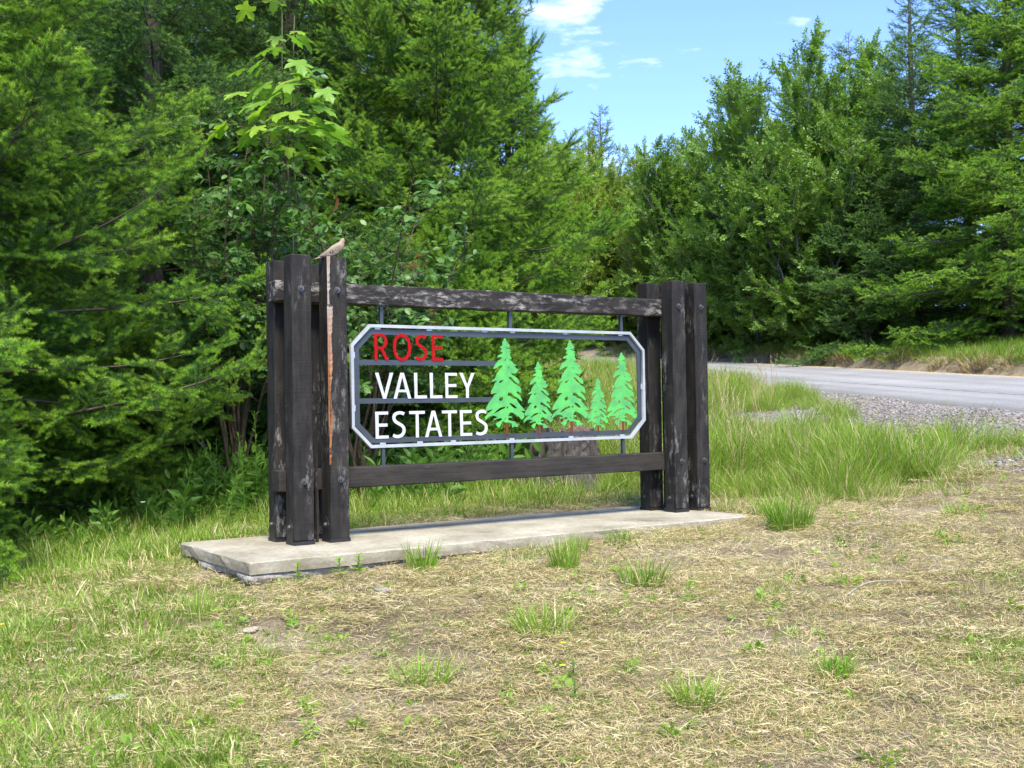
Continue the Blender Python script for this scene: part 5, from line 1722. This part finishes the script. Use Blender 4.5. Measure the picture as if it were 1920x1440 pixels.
# ------------------------------------------------------------------ single clumps, stones, sticks and weeds
def gz(x, y):
    return float(hgt(np.array([x]), np.array([y]))[0])
rc = RNG(91)
cl = 'bright grass clumps standing out of the mown ground'
for (x, y, h_, sp, n_, le, lab) in [
        (1.25, -1.28, .20, .075, 70, .25, 'upright bright grass clump at the middle of the slab front edge'),
        (1.30, -1.98, .17, .11, 60, .5, 'loose grass clump a step in front of the slab middle'),
        (.30, -2.38, .17, .12, 110, .8, 'wide spreading grass clump low in the middle of the picture'),
        (.50, -.80, .19, .08, 60, .35, 'grass clump against the slab front near the split post'),
        (3.35, -1.22, .24, .14, 150, .4, 'dense bright grass clump off the right end of the slab'),
        (3.78, -.62, .18, .10, 70, .4, 'grass clump touching the right end of the slab'),
        (1.62, -.92, .13, .06, 34, .3, 'small thin grass clump at the slab edge below the third cut-out tree'),
        (2.05, -.85, .12, .09, 40, .4, 'small grass clump at the slab edge below the last cut-out tree'),
        (-.52, -2.62, .15, .10, 60, .7, 'grass clump low in the picture below the slab corner'),
        (.18, -3.62, .15, .07, 70, .7, 'rounded grass clump near the bottom edge right of the middle'),
        (.85, -3.75, .14, .06, 40, .7, 'little grass clump near the bottom edge farther right'),
        (-.95, -.95, .15, .05, 40, .2, 'narrow upright grass clump left of the slab corner'),
        (4.4, -1.9, .12, .10, 50, .6, 'low grass clump in the dry grass towards the gravel')]:
    o = obj('grass_clump', tuft('grass_clump', rc, [M['grass_bright'], M['straw'], M['grass']], int(n_*2.4), h_*1.2, sp*1.15, le, .0075, 4, (.66, .08, .26), .45), None, (x, y, gz(x, y)-.005))
    tag(o, lab, 'grass clump', cl)

for (u_, d_, h_, sp, n_, lab) in [(1368, 14.5, .50, .20, 220, 'tall bushy grass clump standing beside the far posts in front of the road'), (1500, 15.0, .52, .22, 240, 'tall bushy grass clump between the far posts and the gravel shoulder'), (1790, 11.2, .50, .20, 220, 'bright bushy grass clump at the right end of the tall grass'), (1365, 11.6, .45, .16, 160, 'arching grass clump right beside the far posts'), (1600, 11.5, .48, .20, 200, 'bushy clump in the middle of the tall grass slope')]:
    x, y = at(u_, d_)
    o = obj('tall_grass_clump', tuft('tall_grass_clump', rc, [M['grass_bright'], M['straw'], M['grass_tall']], n_, h_, sp, .5, .0085, 5, (.50, .08, .42), .9), None, (x, y, gz(x, y)-.01))
    tag(o, lab, 'grass clump', 'tall grass clumps on the slope')

def rock(name, label, x, y, sx, sy, sz, seed, mat, rz=0.0, group='stones lying in the dry grass'):
    r_ = RNG(seed); V = []; F = []
    n1, n2 = 7, 12
    for i in range(n1):
        ph = math.pi*(i+.5)/n1
        for k in range(n2):
            th = 2*math.pi*k/n2
            q = 1+r_.normal(0, .07)
            sq = lambda v: math.copysign(abs(v)**.6, v)
            V.append((sx*q*sq(math.cos(th))*math.sin(ph)**.6, sy*q*sq(math.sin(th))*math.sin(ph)**.6, sz*math.cos(ph)*q))
    for i in range(n1-1):
        for k in range(n2):
            F.append((i*n2+k, (i+1)*n2+k, (i+1)*n2+(k+1) % n2, i*n2+(k+1) % n2))
    F.append(tuple(range(n2))); F.append(tuple(range((n1-1)*n2, n1*n2))[::-1])
    o = obj(name, mesh_from(name, V, F, mat), None, (x, y, gz(x, y)+sz*.35))
    o.rotation_euler = (r_.normal(0, .1), r_.normal(0, .1), rz)
    return tag(o, label, 'stone', group)
M['stone_tan'] = plain_mat('tan_stone', (.42, .36, .26), .85, 0, .3, .35, 12, .5, 50)
M['stone_pale'] = plain_mat('pale_stone', (.48, .48, .46), .85, 0, .3, .3, 12, .5, 50)
rock('flat_stone', 'flat greenish grey stone in front of the slab corner', .02, -1.21, .055, .04, .02, 1, M['stone'], .3)
rock('flat_stone', 'tan stone in the green grass near the left edge', -1.65, -1.02, .05, .035, .022, 2, M['stone_tan'], .9)
rock('flat_stone', 'pale flat stone beside the reddish stick', -1.62, -1.85, .06, .03, .015, 3, M['stone_pale'], .2)
rock('flat_stone', 'pale weathered stone half buried below the slab corner', -.82, -1.35, .06, .04, .014, 4, M['stone_tan'], 1.1)
rock('flat_stone', 'small grey stone near the right edge in bare soil', 2.6, -4.05, .025, .018, .012, 5, M['stone'], .5)
rock('flat_stone', 'pale flat stone near the bottom right corner', 1.75, -4.55, .045, .03, .012, 6, M['stone_pale'], .1)

def stick(name, label, pts, rad, mat, group='sticks on the ground', side=(), cat='stick'):
    mb = MB(); P = np.array(pts, float)
    P[:, 2] += [gz(a, b_) for a, b_ in P[:, :2]]
    R = resample(P, 14) if len(P) > 2 else P
    mb.tube(R, np.linspace(rad, rad*.45, len(R)), 6)
    for (t, dx, dy, dz) in side:
        p = R[int(t*(len(R)-1))]
        mb.tube([p, p+np.array([dx, dy, dz])*.5+np.array([0, 0, .03]), p+np.array([dx, dy, dz])], [rad*.5, rad*.35, rad*.15], 5)
    o = mb.build(name, mat, None, True)
    return tag(o, label, cat, group)
M['stick_red'] = bark_mat('reddish_stick', (.16, .065, .03), (.34, .17, .08), 30)
M['stick_grey'] = bark_mat('grey_dead_wood', (.20, .17, .14), (.42, .37, .31), 30)
stick('fallen_stick', 'reddish stick lying in the dry grass near the bottom left', [(-1.80, -1.80, .012), (-1.62, -1.72, .018), (-1.42, -1.70, .012)], .008, M['stick_red'])
stick('fallen_stick', 'thin arched grey twig on the dry ground at the right', [(1.9, -2.95, .01), (2.15, -2.9, .035), (2.4, -3.0, .02), (2.5, -3.08, .008)], .005, M['stick_grey'])
stick('fallen_stick', 'thin dark crooked twig on the dry ground right of the middle', [(1.45, -2.75, .01), (1.6, -2.85, .02), (1.72, -2.9, .01)], .0045, M['conifer_bark'])
stick('dead_branch', 'bare grey dead branch leaning in the weeds left of the near posts', [(1.05, 3.45, .0), (.95, 3.9, .30), (.85, 4.5, .62), (.8, 4.9, .75)], .022, M['stick_grey'], 'dead wood in the weeds',
      ((.35, -.42, .1, -.05), (.45, -.5, -.3, -.12), (.7, -.3, .2, .2), (.8, .1, .1, .35), (.6, -.2, -.2, .22)), 'branch')
stick('dead_branch', 'thin dead branch lying across the weeds below the left firs', [(.2, 3.9, .18), (.55, 4.2, .28), (1.0, 4.6, .3)], .012, M['stick_grey'], 'dead wood in the weeds', ((.5, -.2, .1, .2), (.3, .25, -.1, .12)), 'branch')
# brown withered fir branch in the shade behind the dove
bx_, by_ = at(790, 12.6)
dead = empty('withered_branch', (bx_, by_, gz(bx_, by_)))
tag(dead, 'withered red-brown fir branch hanging in the shade right of the dove', 'branch', 'dead wood in the weeds')
DSP = needle_spray('needles', rc, [M['twig'], M['leaf_dead'], M['leaf_dead']], .5, 6, 150, .03, .007, .5, .3, .9)
mb = MB(); mb.tube([(0, 0, 0), (.05, -.05, 1.2), (0, -.12, 2.0), (-.1, -.3, 2.5)], [.02, .015, .01, .005], 6); mb.build('stem', M['conifer_bark'], dead)
for k in range(7):
    o = obj('needles', DSP, dead, (-.02*k+.04, -.08-.04*k, 1.85+.1*k)); o.rotation_euler = (rc.normal(0, .3), .5+rc.normal(0, .3), 3.9+rc.normal(0, .9)); o.scale = (.6, .6, .6)

def lance_plant(label, x, y, H, n, seed, leaf=.15, w=.026, mat='weed', cat='weed', top=None, lean=(0, 0), name='willowherb'):
    """one upright stem with narrow leaves all round"""
    r_ = RNG(seed); z0 = gz(x, y)
    root = empty(name, (x, y, z0)); tag(root, label, cat, 'weeds at the edge of the firs')
    st_ = MB(); pts = np.array([[lean[0]*t*t, lean[1]*t*t, H*t] for t in np.linspace(0, 1, 8)])
    st_.tube(pts, np.linspace(.005, .002, 8), 5); st_.build('stem', M['weed'], root)
    lm = [single_leaf('leaf', leaf, w, M[mat], 'lance', .3, c_) for c_ in (.15, .45)]
    for j in range(n):
        t = .15+.85*j/n; p = pts[min(int(t*7), 6)]*(1-(t*7-int(t*7)))+pts[min(int(t*7)+1, 7)]*(t*7-int(t*7))
        a = j*2.4; e = .35+.5*t+r_.normal(0, .15)
        o = obj('leaf', lm[j % 2], root, tuple(p))
        T = np.array([[math.cos(a)*math.cos(e), math.sin(a)*math.cos(e), math.sin(e)]])
        o.rotation_mode = 'QUATERNION'; o.rotation_quaternion = quats(T, np.array([[0, 0, 1.0]])+r_.normal(0, .2, (1, 3)))[0]
        k_ = (1-.55*t)*r_.uniform(.8, 1.15); o.scale = (k_, k_, k_)
    if top:
        for j in range(top[1]):
            a = r_.uniform(0, 6.28); q = pts[-1]+np.array([math.cos(a)*.05*r_.uniform(.3, 1.4), math.sin(a)*.05*r_.uniform(.3, 1.4), .05+r_.normal(0, .02)])
            mb = MB(); mb.tube([pts[-1], q], .0012, 3, 1)
            for k in range(8):
                b_ = k*math.pi/4
                d = np.array([math.cos(b_), math.sin(b_), .25])*top[2]; s2 = np.array([-math.sin(b_), math.cos(b_), 0])*top[2]*.3
                mb.add([q, q+d*.6-s2, q+d, q+d*.6+s2], [(0, 1, 2, 3)], 0)
            mb.build('flower', [M[top[0]], M['weed']], root)
    return root
for i, (u_, d_, H_, n_, lab) in enumerate([(456, 9.95, .80, 34, 'tall narrow-leaved willowherb nearest the left post'), (402, 10.3, .75, 30, 'narrow-leaved willowherb in front of the grey dead branch'), (480, 10.5, .95, 36, 'highest narrow-leaved willowherb at the back of the weeds'),
                                     (428, 9.6, .5, 26, 'short narrow-leaved willowherb in the grass left of the slab'), (365, 10.8, .75, 28, 'narrow-leaved willowherb under the drooping fir branch'), (690, 10.6, .55, 26, 'narrow-leaved willowherb below the first letters of the sign'), (780, 10.9, .5, 26, 'narrow-leaved willowherb below the middle letters of the sign')]):
    x, y = at(u_, d_)
    lance_plant(lab, x, y, H_, n_, 300+i, lean=(rc.normal(0, .08), rc.normal(0, .08)))
x, y = at(345, 10.4)
lance_plant('tall thin weed with a spray of small yellow flowers left of the posts', x, y, .82, 9, 320, leaf=.06, top=('petal_yellow', 9, .016), cat='flower', name='yellow_flower')
x, y = at(272, 9.3)
lance_plant('single white daisy in the grass left of the slab', x, y, .32, 6, 321, leaf=.05, top=('petal_white', 1, .024), cat='flower', name='daisy')
for i, (u_, d_, lab) in enumerate([(1066, 5.0, 'tiny yellow dandelion low in the middle of the dry grass'), (1068, 4.7, 'tiny yellow dandelion nearest the bottom edge'), (3, 5.9, 'tiny yellow dandelion at the left edge of the picture'), (1430, 11.6, 'small yellow flower in the tall grass beside the far posts'), (1395, 12.2, 'yellow flower deeper in the tall grass by the gravel')]):
    x, y = at(u_, d_)
    lance_plant(lab, x, y, .09 if d_ < 8 else .5, 5, 330+i, leaf=.05, top=('petal_yellow', 1, .016), cat='flower', name='dandelion')
# leafy seedlings along the slab's front edge
for i, (x, y, lab) in enumerate([(-.02, -.72, 'leafy seedling growing out from under the slab corner'), (.12, -.70, 'pair of leafy shoots under the slab front below the split post'), (-.28, -.70, 'tiny leafy seedling on the undercut slab edge')]):
    lance_plant(lab, x, y, .13, 9, 350+i, leaf=.075, w=.04, name='seedling', cat='weed', mat='grass_bright')
